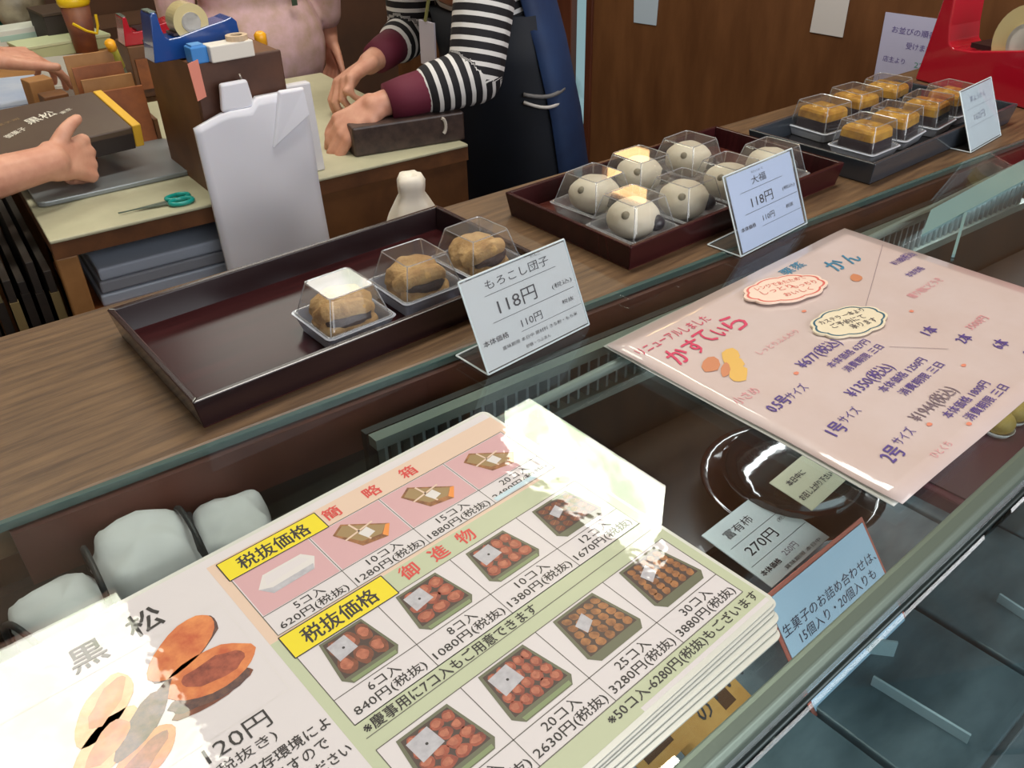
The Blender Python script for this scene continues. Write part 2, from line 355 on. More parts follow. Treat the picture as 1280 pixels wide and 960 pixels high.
# front rail : rounded steel profile
def rail_y(x): return .1545+.004*(x-.3)
g = G(); P = []
prof = [(0, .0015), (-.004, .0022), (-.011, .0005), (-.0145, -.004), (-.0145, -.010), (-.010, -.014), (0, -.013)]
lo = [(XL, rail_y(XL)+a, b) for a, b in prof]; hi = [(XR, rail_y(XR)+a, b) for a, b in prof]
g.prism(lo, hi); cpart(g, 'front_rail', steel, bevel=.0015, bseg=3)
g = G().tube([(XL, .1385, -.0190), (XR, .1395, -.0190)], .0021, 8); cpart(g, 'lower_trim', steel_dark, smooth=True)
g = G().slab([(XL, .1400), (XR, .1410), (XR, .1430), (XL, .1420)], -.0165, -.008); cpart(g, 'rail_lip', clear('rail_lip', (200, 215, 210), .04, 1, .2, .25))
g = G().prism([(XL, .134, -.022), (XR, .135, -.022), (XR, .138, -.024), (XL, .137, -.024)], [(XL, -.06, -.42), (XR, -.06, -.42), (XR, -.057, -.422), (XL, -.057, -.422)]); cpart(g, 'front_glass', clear('front_glass', (222, 234, 236), .01, 1.0, .0))
# body
g = G().slab([(XL, -.05), (XR, -.05), (XR, RY(XR)-.02), (XL, RY(XL)-.02)], -.95, -.24); cpart(g, 'case_body', steel_dark)
g = G().slab([(XL, -.055), (XR, -.055), (XR, RY(XR)-.02), (XL, RY(XL)-.02)], -.24, -.232); cpart(g, 'case_floor', mat('case_base', (98, 110, 114), rough=.4))
# slate coloured floor trays, one by one
random.seed(3)
for ix in range(9):
    for iy in range(3):
        x0 = .10+ix*.17+(.04 if iy % 2 else 0); y0 = -.05+iy*.125
        dz = random.uniform(0, .004)
        g = G().box(x0+.002, y0+.002, -.232, x0+.167, y0+.122, -.224+dz); cpart(g, 'floor_tray', slate, bevel=.002)
# back section of the shelf, mirrored wall and dim interior put into its colour
g = G().slab([(.02, .36), (1.9, .34), (1.9, RY(1.9)-.02), (.02, RY(.02)-.02)], -.20, -.19); cpart(g, 'rear_shelf', mat('rear_shelf', (62, 48, 38), rough=.4, rgb2=(44, 34, 28), nscale=8, coat=.2))
g = G().prism([(x, RY(x)-.012, -.008) for x in (.012, 1.95)]+[(x, RY(x)-.002, -.008) for x in (1.95, .012)], [(x, RY(x)-.012, -.058) for x in (.012, 1.95)]+[(x, RY(x)-.002, -.058) for x in (1.95, .012)]); cpart(g, 'back_board', mat('red_brown_board', (112, 64, 54), rough=.45, rgb2=(88, 50, 42), nscale=9))
g = G().prism([(x, RY(x)-.01, -.058) for x in (XL, 1.95)]+[(x, RY(x), -.058) for x in (1.95, XL)], [(x, RY(x)-.01, -.24) for x in (XL, 1.95)]+[(x, RY(x), -.24) for x in (1.95, XL)]); cpart(g, 'back_panel', mat('case_back', (44, 44, 42), rough=.5))
VY = lambda x: .532-.078*x
g = G()
grey_green = mat('vent_frame', (116, 128, 122), rough=.35, metal=.2)
g.slab([(.27, VY(.27)-.004), (1.30, VY(1.3)-.004), (1.30, VY(1.3)+.008), (.27, VY(.27)+.008)], -.018, -.008); cpart(g, 'vent_top_bar', grey_green)
g = G().slab([(.27, VY(.27)-.008), (1.30, VY(1.3)-.008), (1.30, VY(1.3)+.004), (.27, VY(.27)+.004)], -.066, -.056); cpart(g, 'vent_bottom_bar', grey_green)
g = G().slab([(.27, VY(.27)+.012), (1.30, VY(1.3)+.012), (1.30, VY(1.3)+.020), (.27, VY(.27)+.020)], -.066, -.010); cpart(g, 'vent_back', mat('vent_dark', (22, 28, 32), rough=.6))
fin = mat('vent_fin', (120, 134, 136), rough=.35, metal=.2); first = None
for i in range(84):
    x = .278+i*.0121
    if first is None:
        g = G().box(-.0015, -.004, -.058, .0015, .008, -.016); first = g.mk('fin', fin, case); o = first
    else: o = first.copy(); COL.objects.link(o)
    o.location = (x, VY(x), Zc)
g = G().slab([(.02, .512), (.27, .500), (.27, .53), (.02, .545)], -.075, -.06); cpart(g, 'side_ledge', mat('ledge_dark', (62, 70, 68), rough=.4))
# pale joint strip at the next glass section
g = G().tube([(.05, .47, -.012), (1.85, .44, -.012)], .005, 8); cpart(g, 'added_case_tube', mat('added_tube', (150, 162, 158), rough=.3, emit=0), smooth=True)  # unlit tube added to go with the fill lights below
for i_ in range(2):  # unseen fill lights added to brighten the case interior
    l = bpy.data.lights.new('added_case_fill', 'AREA'); l.shape = 'RECTANGLE'; l.size = .85; l.size_y = .02; l.energy = 1.25; l.color = (.97, .98, 1)
    o = bpy.data.objects.new('added_case_fill', l); COL.objects.link(o); o.location = (.5+.9*i_, .455-.015*i_, -.02); o.rotation_euler = (Vector((0, -.25, -.2))).to_track_quat('-Z', 'Y').to_euler()
aq = mat('joint_strip', (112, 144, 144), rough=.25, coat=.5)
q = [at(1151, 297), at(1290, 222), at(1285, 199), at(1163, 265)]
g = G().slab([(p.x, p.y) for p in q], .0004, .003); cpart(g, 'joint_strip', aq)
q = [at(1204, 270), at(1208, 269), at(1193, 322), at(1189, 322)]
g = G().slab([(p.x, p.y) for p in q], .0004, .004); cpart(g, 'glass_seam', aq)
g = G().box(1.93, .16, -.95, 1.95, .44, -.01); cpart(g, 'end_panel', steel_dark)
# small scratched stickers and clips on the glass
# ============================================================ LACQUER TRAYS
def tray(x0, y0, w, dpt, rz, label, m_in, m_out, group='lacquer trays along the counter', h=.030):
    t = thing('lacquer_tray', label, 'tray', (x0, y0, .0005), rz, group)
    k = .005
    g = G().box(k, k, 0, w-k, dpt-k, .005); g.mk('tray_floor', m_in, t)
    for a, b in (((0, 0), (w, 0)), ((w, 0), (w, dpt)), ((w, dpt), (0, dpt)), ((0, dpt), (0, 0))):
        a = Vector(a); b = Vector(b); d = (b-a).normalized(); n = Vector((-d.y, d.x)); q = .006
        lo = [a+(d+n)*k, b+(-d+n)*k, b+(-d+n)*(k+q), a+(d+n)*(k+q)]; hi = [a, b, b+(-d+n)*q, a+(d+n)*q]
        G().prism([(v.x, v.y, 0) for v in lo], [(v.x, v.y, h) for v in hi]).mk('rim', m_out, t, bevel=.0012)
    return t
tray(.163, .602, .387, .208, -.01, 'dark red lacquer tray holding the three brown dumplings', lacquer, lacquer_dark)
tray(.632, .568, .392, .214, -.02, 'reddish lacquer tray holding the seven white rice cakes', mat('lacquer_brown', (98, 50, 40), rough=.25, rgb2=(60, 26, 24), nscale=8, stretch=(1, 18, 1), coat=.6, coatr=.12), lacquer)
tray(1.045, .530, .395, .200, -.01, 'black lacquer tray holding the amber topped jelly cubes', lacquer_black, mat('tray_blue_black', (52, 58, 66), rough=.25, coat=.6))
# ============================================================ CLEAR PACKS AND SWEETS
def rsq(a, r, z, n=4, cx=0, cy=0):
    pts = []
    for qx, qy, a0 in ((1, 1, 0), (-1, 1, 90), (-1, -1, 180), (1, -1, 270)):
        for k in range(n+1):
            th = math.radians(a0+90*k/n); pts.append((cx+qx*(a-r)+r*math.cos(th), cy+qy*(a-r)+r*math.sin(th), z))
    return pts
def rings(g, rs, cap0=False, cap1=True):
    n = len(rs[0]); vs = [p for r in rs for p in r]; fs = [(i*n+k, i*n+(k+1) % n, (i+1)*n+(k+1) % n, (i+1)*n+k) for i in range(len(rs)-1) for k in range(n)]
    if cap0: fs.append(tuple(reversed(range(n))))
    if cap1: fs.append(tuple(range((len(rs)-1)*n, len(rs)*n)))
    return g.add(vs, fs)
def make_pack(a, top, h, base_m, group, hb=.013):
    t = thing('clear_pack', 'pack', 'sweet pack', (0, 0, 0), 0, group)
    g = G(); rings(g, [rsq(a*.86, .006, 0), rsq(a*.95, .006, hb*.8), rsq(a, .006, hb), rsq(a+.001, .006, hb+.0015), rsq(a-.003, .006, hb+.0018), rsq(a*.84, .005, .002)], cap0=True, cap1=True)
    g.mk('base', base_m, t)
    g = G(); rings(g, [rsq(a*.93, .005, hb+.001), rsq(a*.91, .005, hb+.003), rsq(top, .004, hb+h-.0015), rsq(top-.0015, .004, hb+h)]); ld = g.mk('lid', lidm, t)
    g = G(); tr = rsq(top-.0005, .004, hb+h, 3); g.tube(tr+[tr[0]], .0006, 5); br = rsq(a*.95, .005, hb+.0025, 3); g.tube(br+[br[0]], .0008, 5)
    for sx, sy in ((1, 1), (-1, 1), (-1, -1), (1, -1)):
        g.tube([(sx*(a*.91-.0015), sy*(a*.91-.0015), hb+.003), (sx*(top-.0015), sy*(top-.0015), hb+h)], .0006, 5)
    g.mk('lid_edge', lide, ld)
    return t
# corn dumplings
kinako = mat('kinako', (206, 172, 118), rough=.9, rgb2=(168, 128, 80), nscale=70, bump=1.0, bscale=420)
bean = mat('bean_paste', (84, 62, 56), rough=.55, rgb2=(54, 38, 34), nscale=120, bump=.8, bscale=300)
packA = make_pack(.0365, .0245, .034, basem, 'clear packs of corn dumplings', hb=.016)
pks = [((.3355, .660), 'clear pack in the dark tray, leftmost, with light mirrored on its lid'), ((.4255, .668), 'clear pack in the dark tray, middle of the three dumpling packs'), ((.506, .671), 'clear pack in the dark tray partly behind the corn dumpling price card')]
sw = [('folded brown dumpling dusted with soybean flour in the leftmost clear pack', (.3355, .660), -.3), ('brown dumpling with a hollow of bean paste in the middle clear pack', (.4255, .668), -.1), ('rounded brown dumpling behind the corn dumpling price card', (.506, .671), .15)]
def dumpling(x, y, z, rz, label, seed):
    t = thing('corn_dumpling', label, 'dumpling', (x, y, z), rz, 'brown dumplings in clear packs'); t.scale = (1.08, 1.08, 1.12)
    g = G()      # a thick pancake folded over a hollow of bean paste
    n = 26; R_ = []
    def ringpt(a, rr, zz): return (rr*math.cos(a), rr*.82*math.sin(a), zz)
    g.ball((0, .006, .0190), (.0275, .0200, .0165), 26, 14, jit=.16, seed=seed)
    g.ball((0, .002, .0085), (.0285, .0235, .0085), 26, 12, jit=.12, seed=seed+1)
    c = [(-.0235, -.004, .017), (-.017, -.014, .0245), (-.002, -.0195, .0285), (.012, -.017, .0265), (.0225, -.006, .018)]
    g.tube(c, [.0060, .0078, .0082, .0078, .0060], 12)
    c = [(-.022, -.010, .008), (-.012, -.0205, .0075), (.004, -.0235, .0072), (.017, -.0185, .0075), (.0235, -.008, .009)]
    g.tube(c, [.0060, .0070, .0072, .0070, .006], 12)
    o = g.mk('dough', kinako, t, smooth=True); md = o.modifiers.new('r', 'REMESH'); md.mode = 'VOXEL'; md.voxel_size = .0011; s_ = o.modifiers.new('s', 'SMOOTH'); s_.iterations = 2
    G().ball((.001, -.0158, .0170), (.0195, .0105, .0085), 20, 12, jit=.25, seed=seed).mk('bean_filling', bean, t, smooth=True)
    return t
for i, ((x, y), lb) in enumerate(pks):
    p = packA if i == 0 else copy_tree(packA); p.location = (x, y, .006); p['label'] = lb; p.rotation_euler.z = (.0, -.02, .03)[i]
    dumpling(x, y, .0085, sw[i][2], sw[i][0], i*3.1)
# white rice cakes with black beans
mochi = mat('rice_cake', (216, 208, 188), rough=.62, sub=.15, bump=.25, bscale=120, rgb2=(204, 194, 172), nscale=40)
bd = mat('black_bean', (50, 46, 50), rough=.4); pale_bean = mat('bean_under_skin', (128, 120, 98), rough=.5)
packB = make_pack(.0385, .0255, .038, clear('base_clear', (240, 240, 240), .03, 1, .08, .22), 'clear packs of white rice cakes')
dlabels = ['clear pack of rice cake at the near left corner of the reddish tray', 'second clear rice cake pack from the left in the near row', 'third clear rice cake pack from the left in the near row', 'rightmost clear rice cake pack of the near row, behind the price card',
           'leftmost clear rice cake pack in the far row with orange light on its lid', 'middle clear rice cake pack in the far row', 'rightmost clear rice cake pack in the far row']
dl2 = ['white rice cake with a large black bean at the near left corner of the tray', 'white rice cake with black bean, second in the near row', 'white rice cake, third in the near row, half hidden by the card', 'white rice cake at the right end of the near row behind the card',
       'white rice cake with a bean, leftmost in the far row', 'white rice cake with a dark bean, middle of the far row', 'white rice cake with grey bean at the right end of the far row']
dpos = [(.693, .622), (.777, .619), (.862, .620), (.945, .620), (.700+.012, .704), (.800, .712), (.890, .708)]
def ricecake(x, y, z, rz, label, seed, big=1):
    t = thing('rice_cake', label, 'rice cake', (x, y, z), rz, 'white rice cakes with beans')
    G().ball((0, 0, .0220), (.0315, .0300, .0220), 28, 16, jit=.05, seed=seed).mk('mochi', mochi, t, smooth=True)
    beans = G()
    for (a, b, s) in ((-1.42, .0, 1.6*big), (-3.0, .66, .9), (.6, .75, .7)):
        cx, cy, cz = .0315*math.cos(a)*math.cos(b), .0300*math.sin(a)*math.cos(b), .0205+.0205*math.sin(b)
        g = G().ball((cx*.93, cy*.93, cz*.985), (.0068*s, .0060*s, .0058*s), 12, 8); g.mk('bean', bd if s > 1 else pale_bean, t, smooth=True)
    return t
for i, (x, y) in enumerate(dpos):
    p = packB if i == 0 else copy_tree(packB); p.location = (x, y, .006); p['label'] = dlabels[i]; p.rotation_euler.z = random.uniform(-.06, .06)
    ricecake(x, y, .0085, (.25, .45, .1, .8, .0, .5, .3)[i], dl2[i], i*1.7)
# amber and black jelly cubes
jelly_d = mat('dark_jelly', (52, 36, 40), rough=.15, coat=.5)
amber = mat('amber_topping', (218, 168, 58), rough=.25, coat=.6, rgb2=(164, 112, 34), nscale=60, sub=.1)
packC = make_pack(.0355, .0275, .037, mat('white_base', (206, 212, 224), rough=.3, coat=.3), 'clear packs of jelly cubes', hb=.012)
ypos = [(1.135, .598), (1.216, .602), (1.300, .600), (1.380, .602), (1.150+.02, .690), (1.262, .694), (1.345, .690)]
yl = ['near left corner of the black tray', 'second from the left in the near row', 'third from the left in the near row', 'right end of the near row beside the leaning card', 'left end of the far row', 'middle of the far row', 'right end of the far row below the note']
for i, (x, y) in enumerate(ypos):
    p = packC if i == 0 else copy_tree(packC); p.location = (x, y, .006); p['label'] = 'clear square jelly pack, '+yl[i]; p.rotation_euler.z = random.uniform(-.12, .12)
    t = thing('jelly_sweet', 'dark jelly cube with amber topping, '+yl[i], 'jelly', (x, y, .0085), p.rotation_euler.z, 'amber topped jelly cubes')
    g = G(); rings(g, [rsq(.0280, .005, 0), rsq(.0275, .005, .012), rsq(.0262, .005, .024)], cap0=True); g.mk('jelly', jelly_d, t)
    g = G(); rings(g, [rsq(.0264, .005, .0238), rsq(.0255, .005, .034), rsq(.0232, .005, .038)], cap0=True); am = g.mk('topping', amber, t, smooth=False, bevel=.001)
    for k in range(3):
        a = 2.1*k+i; G().ball((.010*math.cos(a), .010*math.sin(a), .0365), (.010, .008, .0045), 12, 8, jit=.2, seed=i+k).mk('chestnut', amber, t, smooth=True)
# ============================================================ PRICE CARDS IN ACRYLIC STANDS
def price_card(x, y, rz, w, h, lean, label, fn, paper=None, wide=0):
    t = thing('price_card_stand', label, 'price card', (x, y, .0005), rz, 'price cards on the glass')
    L = math.hypot(h, lean); th = math.atan2(h, lean)         # leans back by `lean`
    ax = (th, 0, 0)
    e = wide
    g = G().box(-e, 0, -.0012, w+e, L, 0); pl = g.mk('acrylic_back', acrylic, t, rot=ax, loc=(0, 0, .001))
    g = G().box(-e, 0, .0008, w+e, L, .0020); g.mk('acrylic_front', acrylic, t, rot=ax, loc=(0, 0, .001))
    g = G()
    for a, b in (((-e, 0), (w+e, 0)), ((w+e, 0), (w+e, L)), ((w+e, L), (-e, L)), ((-e, L), (-e, 0))): g.tube([(a[0], a[1], .0004), (b[0], b[1], .0004)], .0009, 6)
    g.mk('acrylic_rim', acr_edge, t, rot=ax, loc=(0, 0, .001))
    g = G().box(-e, .0005, 0, w+e, .045, .0016); ft = g.mk('foot', acrylic, t)
    g = G()
    for a, b in (((-e, .0), (-e, .045)), ((-e, .045), (w+e, .045)), ((w+e, .045), (w+e, 0))): g.tube([(a[0], a[1], .001), (b[0], b[1], .001)], .0009, 6)
    g.mk('foot_rim', acr_edge, ft)
    g = G().box(.001, .002, .00005, w-.001, L-.002, .0005); g.mk('paper', paper or white_paper, t, rot=ax, loc=(0, 0, .001))
    ik = Ink(); ik.z = .55; fn(ik, w*1000, L*1000); ik.mk(t, 'lettering', loc=(0, 0, .001), rot=ax)
    return t
def card1(k, w, h):
    k.text('もろこし団子', w*.50, h*.86, 8.5, dark_ink, w=w*.60); k.text('だんご', w*.70, h*.965, 2.6, dark_ink, w=13)
    k.line((w*.17, h*.76), (w*.85, h*.76), .5, dark_ink); k.text('118円', w*.43, h*.60, 14, dark_ink, w=w*.36); k.text('(税込)', w*.86, h*.56, 5.5, dark_ink, w=w*.2)
    k.line((w*.17, h*.47), (w*.96, h*.47), .5, dark_ink); k.text('本体価格', w*.15, h*.30, 5.5, dark_ink, w=w*.23, bold=.02); k.text('110円', w*.50, h*.34, 8, dark_ink, w=w*.2); k.text('税抜', w*.87, h*.36, 4, dark_ink, w=w*.12)
    k.line((w*.38, h*.26), (w*.98, h*.26), .4, dark_ink); k.text('賞味期限 本日中 原材料 きな粉・もち米', w*.55, h*.18, 3.6, dark_ink, w=w*.74); k.text('砂糖・つぶあん', w*.5, h*.09, 3.4, dark_ink, w=w*.24)
def card2(k, w, h):
    k.text('大福', w*.45, h*.82, 9, dark_ink, w=w*.22); k.text('だいふく', w*.45, h*.92, 2.4, dark_ink, w=w*.18)
    k.line((w*.15, h*.72), (w*.80, h*.72), .5, dark_ink); k.text('118円', w*.44, h*.56, 12, dark_ink, w=w*.33); k.text('(税込)', w*.86, h*.56, 5, dark_ink, w=w*.2)
    k.line((w*.15, h*.45), (w*.98, h*.45), .5, dark_ink); k.text('本体価格', w*.16, h*.29, 4.8, dark_ink, w=w*.22, bold=.02); k.text('110円', w*.48, h*.32, 7, dark_ink, w=w*.18); k.text('税抜', w*.82, h*.33, 4.5, dark_ink, w=w*.12)
    k.line((w*.36, h*.23), (w*.98, h*.23), .4, dark_ink)
def card3(k, w, h):
    k.text('栗ようかん', w*.5, h*.8, 8, mat('faded_ink', (150, 156, 176)), w=w*.5)
    k.line((w*.12, h*.66), (w*.9, h*.66), .4, mat('faded_ink', (150, 156, 176))); k.text('162円', w*.45, h*.5, 10, mat('faded_ink', (150, 156, 176)), w=w*.34)
    k.line((w*.12, h*.38), (w*.9, h*.38), .4, mat('faded_ink', (150, 156, 176)))
price_card(.392, .512, .035, .129, .078, .036, 'white price card reading 118 yen in front of the brown dumplings', card1)
price_card(.755, .512, .035, .124, .082, .036, 'blue white price card reading 118 yen in front of the white rice cakes', card2, mat('card_bluewhite', (214, 220, 244), rough=.5), wide=.004)
price_card(1.262, .505, .06, .105, .078, .036, 'faded white price card at the right end before the jelly cubes', card3, mat('card_white', (232, 238, 242), rough=.5))
# ============================================================ LAMINATED MENU STACK
Lw = lam('white', (210, 205, 207)); Lp = lam('peach', (216, 190, 170)); Lg = lam('pale_green', (182, 190, 160)); Ly = lam('yellow', (226, 208, 14)); Lk = lam('black', (34, 30, 32)); Lr = lam('red', (206, 66, 62))
Lpink = lam('pink', (202, 160, 164)); Ll = lam('line', (88, 84, 80)); Lbl = lam('pale_blue', (190, 214, 224))
Lbrown = lam('brown_print', (128, 70, 46), rgb2=(92, 46, 30), nscale=160); Lred_b = lam('glazed_print', (168, 84, 58), rgb2=(112, 44, 32), nscale=150); Ltan = lam('tan_print', (172, 116, 66), rgb2=(104, 62, 34), nscale=160)
Lolive = lam('olive_print', (96, 98, 76)); Ldark = lam('dark_print', (66, 48, 42)); Lgrey = lam('grey_print', (186, 186, 192), rgb2=(166, 164, 172), nscale=200); Lgl = lam('pale_print', (212, 208, 206))
Lbun = lam('bun_print', (222, 140, 78), rgb2=(186, 86, 46), nscale=70); Lbun2 = lam('bun_pale_print', (232, 186, 134), rgb2=(214, 150, 92), nscale=80); Lanko = lam('filling_print', (62, 40, 46), rgb2=(110, 76, 62), nscale=260); Lgreen = lam('green_print', (124, 140, 98)); Lhi = lam('glaze_highlight_print', (186, 112, 84), rgb2=(150, 80, 58), nscale=260)
def sheet(t, w, h, th, m_edge, m_face, name='sheet', bumpy=0, cr_=6):
    """laminated sheet, origin far right corner, mm"""
    g = G(); n = 5; pts = []
    for cx, cy, a0 in ((-cr_, -cr_, 0), (-w+cr_, -cr_, 90), (-w+cr_, -h+cr_, 180), (-cr_, -h+cr_, 270)):
        for k in range(n+1):
            a = math.radians(a0+90*k/n); pts.append(((cx+cr_*math.cos(a))/1000, (cy+cr_*math.sin(a))/1000))
    g.slab(pts, 0, th); o = g.mk(name, [m_edge], t)
    return o
edge_m = mat('film_edge', (206, 208, 200), rough=.25, coat=.8)
MO = Vector((.348, .462, 0)); MR = math.radians(1.8)
menu_lab = ['laminated menu sheet directly under the top menu, edge showing', 'laminated sheet third from the top of the menu stack', 'laminated sheet with green border in the middle of the stack', 'laminated sheet near the bottom of the menu stack, slid forward', 'lowest laminated sheet of the stack, slid farthest forward']
for i, (dz, dx, dy, dr) in enumerate([(.0078, .001, -.002, -.1), (.0060, -.001, -.004, -.5), (.0042, .000, -.008, -.9), (.0024, -.003, -.011, -1.3), (.0006, -.004, -.015, -1.6)]):
    t = thing('menu_sheet', menu_lab[i], 'menu sheet', (MO.x+dx, MO.y+dy, dz), MR+math.radians(dr), 'laminated menu sheets lying in a stack')
    sheet(t, 402, 279, .0012, edge_m, Lg, 'film')
    ik = Ink(); ik.z = 1.25; ik.rect(-398, -275, -4, -4, Lg if i in (2, 4) else Lw); ik.mk(t)
t = thing('menu_sheet', 'top laminated price menu with yellow labels and photos of boxed sweets', 'menu sheet', (MO.x, MO.y, .0094), MR)
sheet(t, 402, 279.5, .0009, edge_m, Lw, 'film')
k = Ink(); k.z = .95
k.rect(-398, -276, -3.5, -3.5, Lw)
k.rect(-248, -96, -2.5, -11, Lp, .05); k.rect(-248, -273, -2.5, -96, Lg, .05); k.rect(-248, -276, -120, -273, Lg, .05)
k.rect(-168, -31, -4, -12, Lp, .08)
def cells(x, y0, y1, ycap, ph):
    k.rect(x[0], y1, x[-1], y0, Lw, .1)
    for i in range(len(x)-1):
        if ph: k.rect(x[i]+1, ycap+.8, x[i+1]-1, y0-.8, Lpink, .13)
    for xx in x: k.line((xx, y0), (xx, y1), .55, Ll, .2)
    for yy in (y0, y1, ycap): k.line((x[0], yy), (x[-1], yy), .55, Ll, .2)
cx = [-241, -184, -126.5, -68, -10]
cells(cx, -32, -93, -74, True); cells(cx, -114, -176, -155, False); cells(cx, -196, -261, -240.5, False)
k.line((-241, -187), (-9, -185.5), .5, Ll, .2); k.line((-241, -176), (-9, -176), .5, Ll, .2)
k.rect(-242, -32.5, -168, -13, Ly, .3); k.frame(-242, -32.5, -168, -13, .8, Lk, .32); k.text('税抜価格', -205, -23, 13.5, Lk, w=52, bold=.025, z=.36)
k.rect(-242, -115, -168, -95, Ly, .3); k.frame(-242, -115, -168, -95, .8, Lk, .32); k.text('税抜価格', -205, -105, 13.5, Lk, w=52, bold=.025, z=.36)
for c, x in zip('簡略箱', (-159, -125, -93)): k.text(c, x, -21.5, 12, Lr, w=12.5, bold=.03)
for c, x in zip('御進物', (-152, -128, -105)): k.text(c, x, -104, 12.5, Lr, w=12.5, bold=.03)
caps = [('5コ入', '620円(税抜)'), ('10コ入', '1280円(税抜)'), ('15コ入', '1880円(税抜)'), ('20コ入', '2480円(税抜)')]
caps2 = [('6コ入', '840円(税抜)'), ('8コ入', '1080円(税抜)'), ('10コ入', '1380円(税抜)'), ('12コ入', '1670円(税抜)')]
caps3 = [('15コ入', '1980円(税抜)'), ('20コ入', '2630円(税抜)'), ('25コ入', '3280円(税抜)'), ('30コ入', '3880円(税抜)')]
for cp, y0 in ((caps, -79), (caps2, -160.5), (caps3, -246)):
    for i, (a, b) in enumerate(cp):
        x = (cx[i]+cx[i+1])/2; k.text(a, x+1, y0, 7.2, Lk, w=27 if len(a) > 3 else 21, bold=.012); k.text(b, x, y0-9.2, 8.2, Lk, w=53 if len(b) > 8 else 48, bold=.014)
k.text('※慶事用に7コ入もご用意できます', -176, -181.6, 8.2, Lk, w=126, bold=.02)
k.text('※50コ入-6280円(税抜)もございます', -72, -267.5, 8.6, Lk, w=134, bold=.014)
k.rect(-66, -93+1, -12, -88, Lbl, .28)
# photos in the cells
def P(pts, m, z): k.poly(pts, m, z)
P([(-232, -52), (-224, -42), (-196, -42), (-190, -50), (-196, -60), (-226, -61)], Lgl, .22); P([(-224, -44), (-198, -44), (-194, -50), (-226, -52)], Lw, .24); P([(-232, -52), (-226, -61), (-196, -60), (-194, -55), (-224, -56)], Lgrey, .24)
for x in (-155, -98, -40):
    P([(x-16, -42), (x-6, -36), (x+20, -58), (x+12, -68), (x-6, -64)], Ltan, .22); P([(x-14, -43), (x-6, -38), (x+17, -57), (x+10, -63), (x-4, -60)], lam('olive_box_print', (150, 124, 82)), .24)
    k.line((x-12, -52), (x+12, -48), 1.4, Lp, .27); k.line((x-2, -40), (x+2, -62), 1.4, Lp, .27); P([(x-2, -52), (x+6, -50), (x+8, -58), (x+1, -60)], Lgl, .29); P([(x+12, -68), (x+20, -58), (x+17, -57), (x+10, -64)], lam('orange_print', (226, 140, 60)), .3)
random.seed(11)
def box_photo(x, y, w, h, rows, cols, m, slip=True, slat=False):
    P([(x-w*.42, y+h*.5), (x+w*.36, y+h*.5), (x+w*.5, y-h*.38), (x+w*.40, y-h*.52), (x-w*.40, y-h*.52), (x-w*.52, y-h*.36)], Lolive, .22)
    P([(x-w*.38, y+h*.45), (x+w*.33, y+h*.45), (x+w*.45, y-h*.36), (x-w*.46, y-h*.36)], Ldark, .24)
    if not slat: P([(x-w*.40, y-h*.43), (x+w*.41, y-h*.43), (x+w*.40, y-h*.5), (x-w*.39, y-h*.5)], Lgreen, .25)
    for r in range(rows):
        for c in range(cols):
            f = (r+.5)/rows; ww = w*(.68+.22*f); xx = x-ww/2+ww*(c+.5)/cols; yy = y+h*.42-h*.76*f
            if slat: k.ell(xx, yy, ww/cols*.40, h*.76/rows*.52, m, .27, rot=.9, wob=.2, seed=r+c); k.line((xx-ww/cols*.3, yy-h*.03), (xx+ww/cols*.3, yy+h*.03), .5, Ltan, .285)
            else: k.ell(xx, yy, ww/cols*.50, h*.76/rows*.52, m, .27, wob=.25, seed=r*3+c+x); k.ell(xx-.4, yy+.6, ww/cols*.34, h*.76/rows*.30, Lhi, .28, wob=.4, seed=r+c)
    if slip: P([(x-w*.36, y+h*.36), (x-w*.02, y+h*.40), (x+w*.02, y+h*.04), (x-w*.34, y-h*.02)], Lgrey, .3); k.ell(x-w*.16, y+h*.18, .9, .9, Lk, .31)
    else: P([(x-w*.25, y+h*.2), (x-w*.02, y+h*.32), (x, y+h*.1), (x-w*.2, y-h*.02)], Lgrey, .3)
box_photo(-211, -134, 38, 36, 2, 3, Lbrown); box_photo(-155, -134, 40, 35, 3, 3, Lred_b); box_photo(-98, -134, 42, 34, 3, 4, Lred_b); box_photo(-38, -134, 42, 34, 4, 5, Lbrown, False, True)
box_photo(-212, -218, 44, 38, 4, 4, Lred_b); box_photo(-154, -217, 44, 39, 4, 5, Lred_b); box_photo(-95, -217, 44, 39, 5, 5, Ltan, False, True); box_photo(-36, -217, 44, 39, 6, 5, Ltan, False, True)
# left panel : the black pine cake
k.frame(-392, -131, -255, -44, .35, Lgl, .12)
k.text('黒', -331, -29, 20, Lk, w=20, bold=.02); k.text('松', -296, -27, 20, Lk, w=20, bold=.02)
def bun(x, y, rx, ry, rot, m=Lbun, seed=0): k.ell(x, y, rx, ry, m, .22, rot, 22, .12, seed); k.ell(x+rx*.1*math.cos(rot), y+rx*.1*math.sin(rot), rx*.72, ry*.55, Lred_b if seed % 2 else Lbun, .24, rot, 18, .35, seed+2)
k.ell(-285, -62, 27, 12.5, Lanko, .2, .50, 20, .2); bun(-287, -61, 27, 13, .50, Lbun, 4)
k.ell(-285, -100, 27, 9, Lanko, .215, .02, 20, .45, 3); k.ell(-287, -104, 24, 7, Lbrown, .205, .05, 18, .3, 1); bun(-283, -89, 27, 15, -.10, Lbun, 5)
bun(-337, -72, 24, 12, .75, Lbun2, 6); k.ell(-325, -96, 26, 7, Lanko, .23, .62, 20, .4, 5); bun(-345, -96, 24, 12, .6, Lbun2, 2); bun(-335, -118, 24, 11, .45, Lbun, 7)
k.text('120円', -291, -139, 12, Lk, w=37, bold=.006); k.text('(税抜き)', -293, -151.5, 8.5, Lk, w=36, bold=.006)
